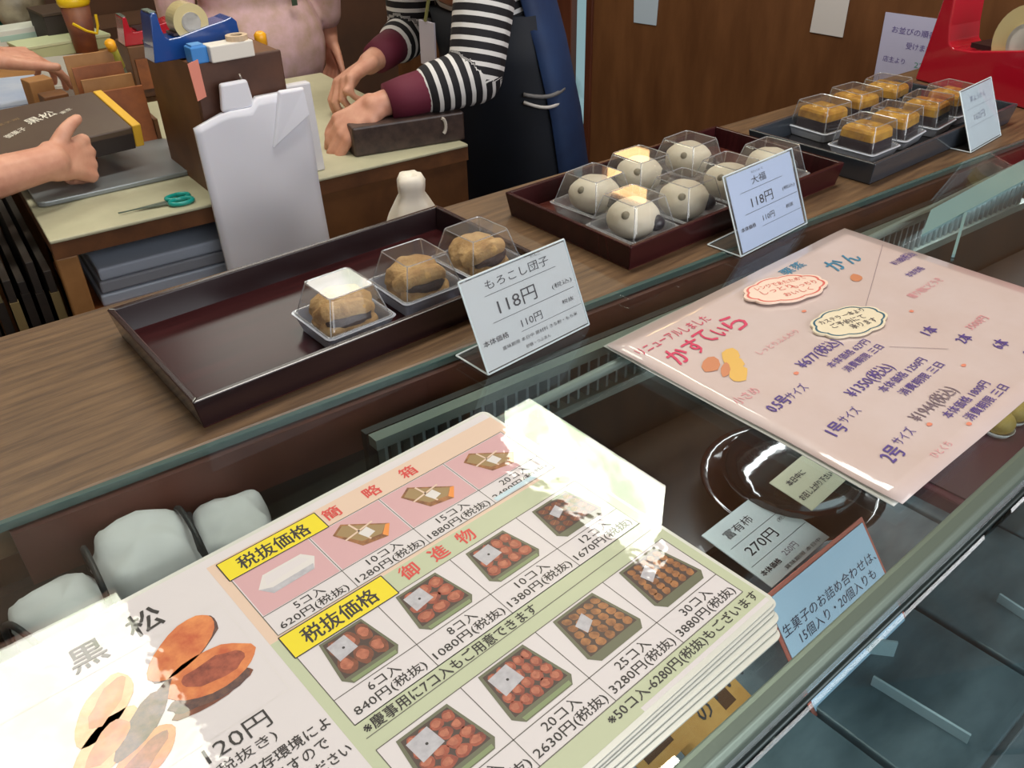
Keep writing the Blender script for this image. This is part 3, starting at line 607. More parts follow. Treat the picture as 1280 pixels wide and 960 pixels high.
k.text('※保存環境によ', -277, -163.5, 8, Lk, w=54, bold=.015); k.text('りますので', -276, -174, 7.5, Lk, w=38, bold=.015); k.text('お早めにお召し上がりください', -300, -185, 7.5, Lk, w=100, bold=.015)
k.mk(t, 'printing')
# ============================================================ HAND WRITTEN SHEET
pap = mat('laminated_pink_paper', (204, 187, 184), rough=.5, coat=1, coatr=.05, bump=.8, bscale=22, rgb2=(198, 178, 172), nscale=14)
def hw(n, c): return mat('pen_'+n, c, rough=.5, coat=1, coatr=.05, bump=.55, bscale=24)
pk, pu, bl, gy, org, yel = hw('pink', (206, 56, 96)), hw('violet', (84, 66, 140)), hw('blue', (54, 130, 164)), hw('grey', (120, 104, 116)), hw('orange', (222, 136, 110)), hw('gold', (222, 178, 92))
tan2, coral, faint = hw('caramel', (200, 130, 92)), hw('coral', (220, 110, 100)), hw('faint_pink', (216, 150, 156))
for i, (zz, lb) in enumerate(((.0006, 'lower laminated sheet peeking out beneath the pink handwritten sheet'), (.0030, 'pink laminated handwritten sponge cake price sheet on the glass'))):
    t = thing('handwritten_sheet', lb, 'menu sheet', (.895, .474, zz), math.radians(.1 if i else -.5))
    # gently buckled film
    g = G(); nx, ny = 24, 18; w, h = .393, .2925
    def zf(x, y): return .0020*noise.noise(Vector((x*11, y*11, i)))+.0012
    for lay in (0, 1):
        for a in range(nx+1):
            for b in range(ny+1):
                x, y = -w*a/nx, -h*b/ny; g.v.append((x, y, (zf(x, y)+.0007) if lay else zf(x, y)))
    st = (nx+1)*(ny+1)
    for a in range(nx):
        for b in range(ny):
            q = a*(ny+1)+b; g.f.append((q+st, q+ny+1+st, q+ny+2+st, q+1+st)); g.f.append((q+1, q+ny+2, q+ny+1, q))
    for a in range(nx):
        for b in (0, ny):
            q = a*(ny+1)+b; g.f.append((q, q+ny+1, q+ny+1+st, q+st))
    for b in range(ny):
        for a in (0, nx):
            q = a*(ny+1)+b; g.f.append((q, q+1, q+1+st, q+st))
    g.m = [0]*len(g.f)
    g.mk('sheet', pap if i else edge_m, t, smooth=True)
    if i == 0: continue
    k = Ink(); k.z = .05
    def wx(x): return x-895
    def wy(y): return y-474
    def T(s, x, y, hh, m, w=None, b=.01, r=0): k.text(s, wx(x), wy(y), hh, m, w=w, bold=b, rot=r)
    T('リニューアルしました', 562, 445, 12, pk, 100, .008, .02)
    for c, x, y, s in (('か', 535, 417, 24), ('す', 559, 418, 24), ('て', 580, 423, 22), ('い', 600, 420, 16), ('ら', 622, 422, 26)): T(c, x, y, s, pk, s*.85, .03)
    T('栗蒸', 760, 452, 13, bl, 36, .02); T('か', 800, 426, 22, bl, 22, .03); T('ん', 826, 424, 20, bl, 20, .03)
    T('¥1188(税込)', 868, 386, 13, pu, 40, .012); T('本体価格', 848, 362, 9, pu, 30, .01)
    T('¥677(税込)', 632, 335, 16, pu, 62, .012, .04); T('本体価格 627円', 652, 318, 8.5, pu, 66, .012, .04); T('消費期限 三日', 655, 305, 8.5, pu, 62, .012, .04)
    T('0.5号', 540, 313, 13, pu, 26, .03, .05); T('サイズ', 567, 314, 10, pu, 26, .006, .05)
    T('¥1350(税込)', 628, 282, 16, pu, 66, .012, .03); T('本体価格 1250円', 656, 268, 9, pu, 74, .012, .03); T('消費期限 三日', 662, 254, 9, pu, 70, .012, .03)
    T('1号', 545, 262, 14, pu, 18, .03, .05); T('サイズ', 570, 266, 10, pu, 26, .006, .05)
    T('¥1944(税込)', 634, 228, 16, gy, 66, .012, .03); T('本体価格 1800円', 660, 214, 9, pu, 74, .012, .03); T('消費期限 三日', 668, 201, 9, pu, 70, .012, .03)
    T('2号', 548, 216, 15, pu, 20, .03, .05); T('サイズ', 575, 222, 10, pu, 26, .006, .05)
    for s, x, y in (('1本', 742, 290), ('2本', 752, 262), ('6本', 768, 236), ('8本', 776, 212)): T(s, x, y, 13, pu, 17, .03)
    T('贈り物にどうぞ', 822, 336, 10, faint, 60, .01); T('3500円', 790, 268, 9, faint, 34, .01); T('しっとりふんわり', 622, 372, 7, faint, 60, .004)
    T('小さめ', 530, 338, 11, faint, 30, .004)
    for s, x, y in (('お好みの', 740, 186), ('ひとくち', 580, 190)): T(s, x, y+4, 7, faint, 26, .004)
    k.line((wx(690), wy(300)), (wx(724), wy(262)), .5, gy, .2); k.line((wx(720), wy(345)), (wx(885), wy(420)), .4, gy, .2)
    for a, b, m in ((546, 388, tan2), (562, 375, yel), (552, 362, yel), (570, 386, yel)): k.ell(wx(a), wy(b), 14, 8, m, .2, .5, 9, .3, a)
    k.ell(wx(548), wy(374), 12, 4, tan2, .22, .6, 9, .3, 2); k.ell(wx(790), wy(395), 9, 6, tan2, .2, .5, 12, .2, 3)
    for a, b in ((590, 330), (604, 216), (628, 196), (690, 390), (765, 320), (708, 240)): k.ell(wx(a), wy(b), 3, 2, org, .2, 0, 9, .3, a)
    # lay the ink over the buckled film
    k.v = [(x, y, z+1000*(zf(max(-w, min(0, x/1000)), y/1000)+.0007)+.35) for x, y, z in k.v]
    k.mk(t, 'handwriting')
def cloud(x, y, rx, ry, rz, z, label, m_in, m_edge, lines, ink, n=9, amp=.07):
    t = thing('cloud_sticker', label, 'sticker', (x, y, z), rz)
    def outline(s, N=90): return [((rx*s*(1+amp*abs(math.sin(n*a/2))-amp)*math.cos(a)), (ry*s*(1+amp*1.3*abs(math.sin(n*a/2))-amp)*math.sin(a))) for a in [2*PI*i/N for i in range(N)]]
    g = G(); g.slab([(a/1000, b/1000) for a, b in outline(1.06)], 0, .0018); g.mk('card', m_in, t)
    k = Ink(); k.z = 1.85; o = outline(.99); i_ = outline(.93)
    kb = Ink(); kb.z = 1.85
    for a in range(len(o)): b = (a+1) % len(o); kb.poly([i_[a], o[a], o[b], i_[b]], m_edge, .1)
    kb.mk(t, 'border')
    for s, xx, yy, hh, w in lines: k.text(s, xx, yy, hh, ink, w=w, bold=.012)
    k.mk(t, 'handwriting'); return t
cream = mat('laminated_cream', (230, 218, 190), rough=.5, coat=1, coatr=.08)
cloud(.712, .427, 47, 24, -.28, .0068, 'oval cloud shaped sticker with coral border and writing on the pink sheet', mat('laminated_peach_card', (240, 214, 196), rough=.5, coat=1, coatr=.08), coral, [('レンジであたためて', 2, 11, 7, 62), ('しっとり', -10, 1, 8, 38), ('もっちり', 22, -2, 7, 30), ('おいしく', 6, -12, 7, 34)], coral)
cloud(.700, .347, 41, 23, -.22, .0066, 'oval cloud shaped sticker with dark blue border on the pink sheet', cream, hw('teal', (40, 96, 118)), [('カステラ 一本より', 0, 10, 7, 56), ('ご予約にて', -2, 0, 8, 42), ('承ります', 8, -10, 8, 32)], hw('ink_black', (70, 66, 76)))
# ============================================================ INSIDE THE SHOWCASE
t = thing('round_dish', 'round dark lacquer dish inside the showcase under the glass', 'dish', (.648, .345, -.1885))
G().lathe([(.05, 0), (.05, .006), (.085, .028), (.092, .034), (.090, .036), (.082, .030), (.045, .012), (0.001, .012)], 40).mk('dish', mat('brown_lacquer', (46, 26, 22), rough=.15, coat=.8), t, smooth=True)
G().lathe([(.035, .012), (.060, .022), (.072, .045), (.060, .060), (.02, .066), (.001, .066)], 32).mk('wrapped_sweet', mat('dark_gloss', (30, 20, 20), rough=.12, coat=1, bump=.8, bscale=40), t, smooth=True)
def lying_card(name, label, cat, c, rz, w, h, tilt, m, fn, edge=None, sh=0, z=None, parts=True):
    t = thing(name, label, cat, c, rz)
    if edge: G().box(-w/2-edge[1], -edge[1], -.001, w/2+edge[1], h+edge[1], -.0002).mk('border', edge[0], t, rot=(tilt, 0, 0))
    G().box(-w/2, 0, 0, w/2, h, .001).mk('card', m, t, rot=(tilt, 0, 0))
    k = Ink(); k.z = 1.05; fn(k, w*1000, h*1000); k.mk(t, 'lettering', rot=(tilt, 0, 0))
    return t
ivory = mat('ivory_card', (206, 200, 170), rough=.5); grey_card = mat('grey_card', (190, 196, 194), rough=.5)
def cA(k, w, h): k.text('本日中に', -w*.1, h*.72, 7, dark_ink, w=w*.45, bold=.03); k.text('お召し上がり下さい', 0, h*.32, 7, dark_ink, w=w*.86, bold=.03)
lying_card('dish_card', 'ivory paper card with black writing lying on the dark dish', 'card', (.612, .285, -.118), .06, .062, .046, .12, ivory, cA)
def cB(k, w, h):
    k.text('富有柿', -w*.12, h*.80, 10, dark_ink, w=w*.42); k.line((-w*.42, h*.64), (w*.45, h*.64), .5, dark_ink)
    k.text('270円', -w*.1, h*.48, 12, dark_ink, w=w*.46, bold=.02); k.text('(税込)', w*.36, h*.55, 5, dark_ink, w=w*.18); k.line((-w*.45, h*.32), (w*.48, h*.32), .5, dark_ink)
    k.text('本体価格', -w*.3, h*.18, 6, dark_ink, w=w*.3, bold=.04); k.text('250円', w*.05, h*.2, 7, gy, w=w*.22); k.text('賞味期限 本日中', w*.1, h*.06, 4, dark_ink, w=w*.6)
lying_card('price_card', 'grey price card reading 270 yen inside the showcase', 'price card', (.552, .268, -.152), .03, .092, .078, .10, grey_card, cB)
G_leg = 0
def cC(k, w, h):
    k.text('生菓子のお詰め合わせは、', w*.0, h*.70, 10.5, mat('blue_black_ink', (52, 56, 84)), w=w*.97, bold=.004); k.text('15個入り・20個入りも', w*.02, h*.57, 10.5, mat('blue_black_ink', (52, 56, 84)), w=w*.80, bold=.004)
    k.text('ございます', 0, h*.30, 10, mat('blue_black_ink', (52, 56, 84)), w=w*.45)
lying_card('notice_card', 'notice card with daylight blue in its colour and orange border behind the front glass', 'card', (.554, .192, -.2235), .0, .146, .104, math.radians(52), mat('daylit_card', (206, 226, 248), rough=.5), cC, (mat('orange_border', (206, 110, 92), rough=.5), .004))  # the card's blue is daylight put into its colour
tan = mat('tan_card', (196, 150, 84), rough=.5, rgb2=(176, 124, 60), nscale=30)
for i, (px_, py_, w, h, s) in enumerate(((921, 893, .045, .040, ''), (884, 932, .055, .045, 'の'), (838, 972, .055, .045, ''))):
    p = at(px_, py_, -.2)
    def f(k, w_, h_, s=s):
        if s: k.text(s, w_*.22, h_*.35, 14, dark_ink, w=14, bold=.03)
        else: k.rect(-w_*.35, h_*.2, w_*.2, h_*.75, mat('brown_square', (84, 52, 30), rough=.5)); k.text('柿' if i else '・・・', w_*.3, h_*.5, 4, dark_ink)
    lying_card('product_card', ('small tan card nearest the dark gap beside the notice card', 'tan card with one large round character below the menu stack', 'tan card with a dark brown square at the lower edge of the menu stack')[i], 'card', (p.x, p.y, -.2+.012*i), .05, w, h, .35, tan, f)
# clear stands left empty in the front of the case
for i, (a, b) in enumerate((((1092, 845), (1214, 919)), ((1250, 742), (1300, 775)), ((1120, 810), (1040, 800)))):
    p, q = at(*a, -.21), at(*b, -.21); t = thing('acrylic_divider', ('pale acrylic divider strip crossing the grey case floor', 'short acrylic divider at the right edge behind the front glass', 'small acrylic stand corner below the notice card')[i], 'divider', ((p.x+q.x)/2, (p.y+q.y)/2, -.222), math.atan2(q.y-p.y, q.x-p.x))
    L = (p-q).length/2; G().box(-L, -.0012, 0, L, .0012, .012 if i < 2 else .02).mk('strip', acr_edge, t); G().box(-L, 0, 0, L, .03, .0012).mk('foot', acrylic, t)
t = thing('case_tray', 'maroon tray with yellow sweets inside the showcase at the right edge', 'tray', (.80, .20, -.2235), .03)
G().box(0, 0, 0, .27, .085, .02).mk('tray', mat('maroon', (92, 34, 48), rough=.3, coat=.5), t, bevel=.003); G().box(.01, .01, .0202, .26, .075, .022).mk('liner', mat('maroon_dark', (70, 24, 36), rough=.4), t)
for i in range(3):
    s = thing('yellow_sweet', ('left', 'middle', 'right')[i]+' yellow sweet on the maroon tray inside the showcase', 'sweet', (.95+.036*i, .264, -.2012), 0, 'yellow sweets in the case')
    G().ball((0, 0, .014), (.017, .017, .014), 16, 10).mk('sweet', mat('yellow_cake', (176, 142, 66), rough=.6), s, smooth=True); G().lathe([(.014, 0), (.0185, .007), (.018, .0072), (.013, .001), (.001, .001)], 16).mk('paper_cup', white_paper, s, smooth=True)
# white cloth bundles with dark bands at the left
cloth = mat('white_wrapping', (228, 228, 232), rough=.55, bump=.4, bscale=30)
band = mat('dark_band', (40, 44, 48), rough=.5)
bund = [((.022, .540, -.062), .3, (.032, .036, .030), 'white wrapped bundle at the far left under the glass'), ((.083, .548, -.052), -.05, (.036, .042, .036), 'large white wrapped bundle in the middle under the glass with dark bands'), ((.150, .548, -.062), -.25, (.030, .036, .030), 'white wrapped bundle nearest the menu stack corner')]
for i, (c, rz, r, lb) in enumerate(bund):
    t = thing('wrapped_bundle', lb, 'bundle', (c[0], c[1]-.012, c[2]-r[2]), rz, 'white bundles under the glass')
    G().ball((0, 0, r[2]), r, 26, 16, sq=.62, jit=.16, seed=i*2.3).mk('wrapping', cloth, t, smooth=True)
    g = G(); g.tube([(r[0]*.97*(-1 if i != 1 else 1), .9*r[1]*math.cos(a), r[2]+r[2]*.95*math.sin(a)) for a in [PI*j/14-.2 for j in range(17)]], .0025, 6); g.mk('band', band, t, smooth=True)
    if i == 1: g = G(); g.tube([(-r[0]*.97, .9*r[1]*math.cos(a), r[2]+r[2]*.95*math.sin(a)) for a in [PI*j/14-.2 for j in range(17)]], .0025, 6); g.mk('band', band, t, smooth=True)
t = thing('bundle_board', 'dark ledge board carrying the white bundles in the showcase', 'shelf board', (.085, .53, -.1445))
G().box(-.12, -.12, 0, .13, .045, .052).mk('board', mat('bundle_board', (62, 66, 64), rough=.5), t)
t = thing('folded_paper', 'sheet of bright white paper lying below the white bundles under the glass', 'paper', (.035, .475, -.092), .15)
g = G(); n = 14
for i in range(n): g.box(-.06, -.055+i*.007, .001, .06, -.055+i*.007+.0068, .003+.002*(i % 2))
g.mk('paper', mat('bright_paper', (226, 226, 210), rough=.6), t)
# ============================================================ WORK TABLE BEHIND THE COUNTER
TZ = -.15; TR = -.104
t = thing('work_table', 'worn work table with pale top and wooden front behind the counter', 'table', (.251, 1.484, FLOOR), TR)
pale_top = mat('pale_table_top', (196, 192, 162), rough=.5, rgb2=(170, 168, 140), nscale=5)
H = TZ-FLOOR
G().box(0, 0, H-.006, .80, .74, H).mk('table_top', pale_top, t, bevel=.002)
G().box(.0, .002, H-.034, .80, .74, H-.0065).mk('top_edge', mat('edge_wood', (116, 74, 42), rough=.5, rgb2=(84, 52, 30), nscale=14), t)
G().box(.36, .006, 0, .798, .02, H-.035).mk('front_panel', wood_mid, t)
G().box(.78, .022, 0, .798, .73, H-.035).mk('side_panel', wood_mid, t)
for x, y in ((.0, .006), (.0, .70)): G().box(x, y, 0, x+.035, y+.035, H-.035).mk('leg', wood_light, t, bevel=.003)
for z in (H-.165, H-.33, H-.60): G().box(.036, .012, z, .358, .69, z+.018).mk('shelf', wood_orange, t)
G().box(.036, .70, 0, .358, .71, H-.035).mk('back_board', mat('dark_inside', (36, 34, 34), rough=.7), t)
def tl(x, y, z=0):   # table coordinates to world
    return Vector((.251+x*math.cos(TR)-y*math.sin(TR), 1.484+x*math.sin(TR)+y*math.cos(TR), TZ+z))
for i in range(3):
    p = tl(.05+.004*i, .02, -.147+.024*i+.0005); s = thing('folded_sheet_stack', ('lowest', 'middle', 'top')[i]+' pale blue stack of folded sheets on the shelf under the table', 'paper stack', p, TR, 'pale blue stacks under the table')
    G().box(0, 0, 0, .29, .35, .0225).mk('sheets', mat('pale_blue_sheets', (176, 188, 206), rough=.6) if i != 1 else mat('grey_sheets', (150, 156, 168), rough=.6), s, bevel=.004)
# dark folded cartons standing against the left side of the table
dk = mat('dark_carton', (50, 40, 32), rough=.6, rgb2=(34, 28, 24), nscale=20); kh = mat('khaki_carton', (110, 98, 68), rough=.6)
for i in range(7):
    p = tl(-.022-.021*i, .03+.012*(i % 3), 0); s = thing('folded_carton', 'dark folded carton standing on edge beside the pale table, %s of the row' % ('first', 'second', 'third', 'fourth', 'fifth', 'sixth', 'outermost')[i], 'carton', (p.x, p.y, FLOOR), TR, 'folded cartons beside the table')
    G().box(0, 0, 0, .012, .62, .74+.02*math.sin(i*2.1)).mk('carton', kh if i == 4 else dk, s, bevel=.001)
    G().box(-.001, -.002, .1, .013, .010, .70).mk('fold', mat('carton_edge', (126, 108, 70), rough=.6) if i in (0, 3) else dk, s)
# rear bench carrying the clutter at the upper left
t = thing('rear_bench', 'low wooden bench along the back carrying papers and tools', 'bench', (.20, 2.27, FLOOR))
G().box(0, 0, H-.03, .66, 1.03, H).mk('bench_top', wood_light, t); G().box(.02, .02, 0, .64, 1.01, H-.031).mk('bench_body', wood_mid, t)
# steel board
p = tl(.02, .15, .0008); t = thing('metal_board', 'grey metal board with rounded corners lying under the held brown box', 'board', p, TR+.03)
g = G(); a = [(q[0]*1.25+.14, q[1]+.13) for q in rsq(.118, .014, 0, 5)]; g.slab(a, 0, .009); g.mk('board', mat('grey_metal', (138, 144, 146), rough=.35, metal=.4), t, bevel=.002)
# long brown box held by the left person
brown_wrap = mat('brown_wrapping', (92, 76, 60), rough=.4, rgb2=(78, 60, 50), nscale=4); brown_dark = mat('dark_wrapping', (44, 34, 32), rough=.5)
t = thing('wrapped_box', 'long brown wrapped box with white lettering held over the metal board', 'box', (.10, 1.685, -.100), .03)
G().box(0, 0, 0, .385, .185, .042).mk('box', brown_wrap, t, bevel=.003)
G().box(.3855, .002, 0, .402, .183, .043).mk('yellow_flap', mat('yellow_card', (226, 176, 50), rough=.5), t, bevel=.002)
G().box(.002, -.002, .001, .383, -.0003, .030).mk('side_wrap', brown_dark, t)
t.rotation_euler.x = .17
k = Ink(); k.z = 42.6; wi = mat('white_ink', (226, 220, 206), rough=.5)
k.text('黒松', 262, 115, 24, wi, w=60, rot=.35, bold=.01); k.text('御菓子', 205, 75, 14, wi, w=46, rot=.5, bold=.01); k.text('東京', 310, 120, 10, wi, w=26, rot=.5); k.text('和菓子司', 200, 120, 8, mat('gold_ink', (150, 124, 84)), w=60, rot=.3)
k.mk(t, 'lettering')
# brown box being wrapped by the standing person
t = thing('wrapped_box', 'small dark brown wrapped box pressed by both hands of the person in stripes', 'box', (.832, 1.488, TZ+.0005), -.27)
G().box(0, 0, 0, .235, .095, .058).mk('box', mat('patterned_wrap', (74, 58, 52), rough=.4, rgb2=(50, 38, 36), nscale=60), t, bevel=.004)
g = G(); g.tube([(.185+.008*math.cos(a), -.002, .036+.016*math.sin(a)) for a in [-.4*PI+.9*PI*j/8 for j in range(9)]], .0035, 6); g.mk('ribbon_mark', mat('pale_mark', (190, 182, 172), rough=.5), t)
# wooden drawer box with the pad of white bags hanging on it
q = atY(240, 83, 1.452); bx_, by_ = q.x, q.y; BZ = q.z
t = thing('wooden_box', 'brown wooden box standing on the table with the white bags hanging from it', 'box', (bx_, by_, TZ+.0005), -.06)
hb = BZ-TZ
g = G(); w_ = .155; g.box(0, .012, 0, .012, .25, hb); g.box(w_-.012, .012, 0, w_, .25, hb); g.box(0, .25, 0, w_, .262, hb); g.box(.012, .012, 0, w_-.012, .25, .012); g.box(.012, .012, hb-.012, w_-.012, .25, hb); g.mk('body', wood_mid, t)
G().box(0, 0, .0, w_, .012, hb+.002).mk('front_board', mat('dark_box_wood', (92, 56, 38), rough=.45, rgb2=(66, 38, 26), nscale=12), t, bevel=.002)
g = G(); g.tube([(.072, 0, hb-.035), (.072, -.012, hb-.034), (.070, -.020, hb-.026), (.068, -.020, hb-.020)], .0018, 6); g.mk('hook', mat('hook_metal', (190, 180, 170), rough=.3, metal=.8), t, smooth=True)
G().prism([(-.004, -.002, hb-.055), (.012, -.002, hb-.05), (.010, -.004, hb+.01), (-.008, -.004, hb+.005)], [(-.004, -.004, hb-.055), (.012, -.004, hb-.05), (.010, -.006, hb+.01), (-.008, -.006, hb+.005)]).mk('pink_tag', mat('pink_tag', (226, 140, 120), rough=.6), t)
# the bag pad
by2 = by_-.012
t = thing('bag_pad', 'pad of white plastic carrier bags hanging by a tab from the wooden box', 'bags', (bx_+.022, by2-.010, .010), -.06)
bagm = mat('white_plastic_bag', (224, 224, 232), rough=.42, sub=.1, bump=.35, bscale=12)
def bagpt(u, v):  # front surface with soft pleats
    return .004*noise.noise(Vector((u*14, v*9, 3)))+.003*math.sin(u*22+v*5)
outl = lambda v: (.0 if v > .05 else 0)
g = G(); nx, ny = 16, 26; TP, BT = .0, -.36
for lay in (0, 1):
    for a in range(nx+1):
        for b in range(ny+1):
            u = a/nx; v = b/ny; z = TP+(BT-TP)*v; x = -.050+u*.200+v*.004
            if v < .4 and .28 > u: z -= .018*(.28-u)/.28*(1-v/.4)
            if .9 > u > .55 and v < .4: z += .014*(1-v/.4)
            g.v.append((x, (-.012-bagpt(x, z)) if lay == 0 else -.001, z))
st = (nx+1)*(ny+1)
for a in range(nx):
    for b in range(ny):
        q = a*(ny+1)+b; g.f.append((q, q+ny+1, q+ny+2, q+1)); g.f.append((q+st, q+1+st, q+ny+2+st, q+ny+1+st))
for a in range(nx):
    for b in (0, ny): q = a*(ny+1)+b; g.f.append((q, q+ny+1, q+ny+1+st, q+st))
for b in range(ny):
    for a in (0, nx): q = a*(ny+1)+b; g.f.append((q, q+1, q+1+st, q+st))
g.m = [0]*len(g.f); g.mk('bags', bagm, t, smooth=True)
g = G(); g.slab([(.0, -.0005), (.058, -.0005), (.058, -.013), (.0, -.013)], .0, .045)
g.v = [(x+(.006 if z > .02 and x < .02 else (-.006 if z > .02 else 0)), y, z) for x, y, z in g.v]; g.mk('tab', bagm, t, bevel=.004)
g = G(); g.prism([(.072, -.014, -.075), (.148, -.012, -.025), (.148, -.012, .018), (.100, -.013, .020)], [(.075, -.019, -.075), (.150, -.022, -.030), (.146, -.020, .016), (.102, -.020, .016)]); g.mk('bag_handle', bagm, t, bevel=.003, bseg=3)
# knotted white bag standing behind the counter edge
t = thing('knotted_bag', 'small knotted white bag poking up behind the counter between the trays', 'bag', (.655, 1.02, -.16))
g = G(); P = []
prof = [(.050, 0), (.050, .03), (.044, .06), (.034, .085), (.024, .105), (.0185, .116), (.0195, .126), (.020, .136), (.015, .146), (.008, .143), (.001, .138)]
g.lathe(prof, 22); g.v = [(x*(1+.16*math.sin(5*math.atan2(y, x)+z*30)), y*(1+.12*math.sin(4*math.atan2(y, x))), z) for x, y, z in g.v]; g.mk('bag', mat('soft_white_bag', (226, 218, 204), rough=.5, sub=.1), t, smooth=True)
t = thing('back_shelf', 'low wooden ledge behind the counter holding the knotted bag', 'shelf', (.40, .93, FLOOR))
G().box(0, 0, .30, .55, .17, -.161-FLOOR).mk('ledge', wood_mid, t); G().box(.02, .02, 0, .53, .15, .299).mk('plinth', wood_mid, t)
# scissors with teal handles
t = thing('scissors', 'scissors with teal handles lying on the pale table beside the bags', 'scissors', tl(.195, .045, .001), 1.45)
teal = mat('teal_plastic', (20, 150, 140), rough=.3)
for s in (-1, 1):
    g = G(); g.tube([(s*.012+.013*math.cos(a)*1.0, -.030+.020*math.sin(a), .004) for a in [2*PI*j/14 for j in range(15)]], .004, 6); g.mk('handle', teal, t, smooth=True)
    g = G(); g.prism([(s*.005-.004, -.008, .002), (s*.005+.004, -.008, .002), (-s*.002, .075, .002)], [(s*.005-.004, -.008, .0035), (s*.005+.004, -.008, .0035), (-s*.002, .075, .0035)]); g.mk('blade', steel, t)
# ============================================================ TAPE DISPENSERS
def dispenser(name, label, loc, rz, k, m, width=.07, roll=True, core=True, rollpos=(.175, .085, .052)):
    t = thing(name, label, 'tape dispenser', loc, rz)
    prof = [(0, 0), (.30, 0), (.305, .02), (.30, .09), (.285, .105), (.26, .098), (.20, .088), (.10, .068), (.062, .066), (.052, .074), (.046, .10), (.042, .145), (.038, .150), (.026, .150), (.020, .14), (.008, .05)]
    g = G(); g.prism([(x*k, 0, z*k) for x, z in prof], [(x*k, width*k, z*k) for x, z in prof]); g.mk('body', m, t, bevel=.006*k, bseg=3)
    g = G(); g.box(.022*k, .012*k, .1495*k, .043*k, (width-.012)*k, .1525*k); g.mk('cutter', steel, t)
    if roll:
        c = (rollpos[0]*k, 0, rollpos[1]*k); R = rollpos[2]*k
        o = G().lathe([(R*.55, .012*k), (R, .012*k), (R, (width-.012)*k), (R*.55, (width-.012)*k), (R*.55, .012*k)], 36, c, 'y').mk('tape_roll', mat('tape', (206, 190, 140), rough=.25, coat=.6), t, smooth=False)
        g = G(); g.lathe([(R*.54, .008*k), (R*.54, (width-.008)*k), (R*.44, (width-.008)*k), (R*.44, .008*k), (R*.54, .008*k)], 30, c, 'y')
        for a in range(3):
            th = 2.1*a+.4; g.tube([(c[0], .035*k, c[2]), (c[0]+R*.48*math.cos(th), .035*k, c[2]+R*.48*math.sin(th))], .006*k, 6)
        g.mk('core', mat('core_white', (226, 222, 214), rough=.4), t)
    G().box(.085*k, .014*k, .070*k, .24*k, (width-.014)*k, .078*k).mk('roll_well', mat('well_dark', (44, 20, 24) if m == plastic_red else (20, 36, 70), rough=.4), t)
    return t
p0 = at(1143, 100, .0); p1 = at(1280, 137, .0)
ang = math.atan2(p1.y-p0.y, p1.x-p0.x)
dispenser('tape_dispenser', 'large glossy red tape dispenser on the counter behind the black tray', (p0.x, p0.y, .0008), ang, .98, plastic_red, width=.08, rollpos=(.185, .092, .062))
q = at(203, 88, BZ)
dispenser('tape_dispenser', 'blue tape dispenser with a wide tape roll on the wooden box', (q.x+.004, q.y+.040, BZ+.0032), -.04, .50, plastic_blue, width=.10, rollpos=(.15, .105, .058))
q = at(150, 58, -.02)
# ============================================================ CLUTTER ON TABLE AND BENCH
def block(name, label, cat, px_, py_, z0, w, dd, h, rz, m, part='block', bev=.002, group=None, extra=None):
    q = at(px_, py_, z0); t = thing(name, label, cat, (q.x, q.y, z0+.0006), rz, group)
    G().box(0, 0, 0, w, dd, h).mk(part, m, t, bevel=bev)
    if extra: extra(t)
    return t
def ex_lid(w, d, h, m): return lambda t: G().box(-.002, -.002, h, w+.002, d+.002, h+.008).mk('lid', m, t, bevel=.001)
block('small_box', 'small white box lying in front of the blue tape dispenser', 'box', 266, 80, BZ+.002, .075, .035, .026, -.03, mat('white_box', (222, 216, 206), rough=.5), extra=lambda t: (G().lathe([(.018, 0), (.018, .008), (.010, .008), (.010, 0), (.018, 0)], 18, (.055, .018, .026)).mk('ring', mat('tan_ring', (206, 180, 150), rough=.5), t), None)[1])
block('blue_tub', 'small light blue box beside the white box on the wooden box', 'box', 242, 82, BZ+.002, .028, .03, .026, -.03, mat('light_blue', (60, 130, 200), rough=.4), extra=lambda t: G().box(.004, .004, .026, .024, .026, .029).mk('rim', mat('blue_rim', (90, 150, 210)), t))
# yellow cylinder at the right of the wooden box
q = at(338, 140, -.10); t = thing('glue_bottle', 'yellow bottle standing right behind the wooden box', 'bottle', (bx_+.185, by_+.13, TZ+.0006)); yb = mat('yellow_plastic', (236, 200, 30), rough=.35)
G().lathe([(.016, 0), (.018, .004), (.018, .19), (.010, .21), (.009, .215)], 20).mk('bottle', yb, t, smooth=True); G().lathe([(.011, .216), (.011, .235), (.006, .24), (.001, .24)], 16).mk('cap', mat('orange_cap', (240, 170, 30), rough=.35), t, smooth=True)
# white paper bag right of the wooden box
t = thing('paper_sheaf', 'white sheaf of paper leaning behind the right side of the wooden box', 'paper', (bx_+.165, by_+.02, TZ+.0006), -.06)
g = G(); g.prism([(0, 0, 0), (.055, .0, 0), (.055, .02, 0), (0, .02, 0)], [(-.012, .0, .165), (.050, .0, .165), (.050, .02, .165), (-.012, .02, .165)]); g.mk('sheaf', mat('grey_white_sheaf', (214, 212, 216), rough=.6), t, bevel=.003)
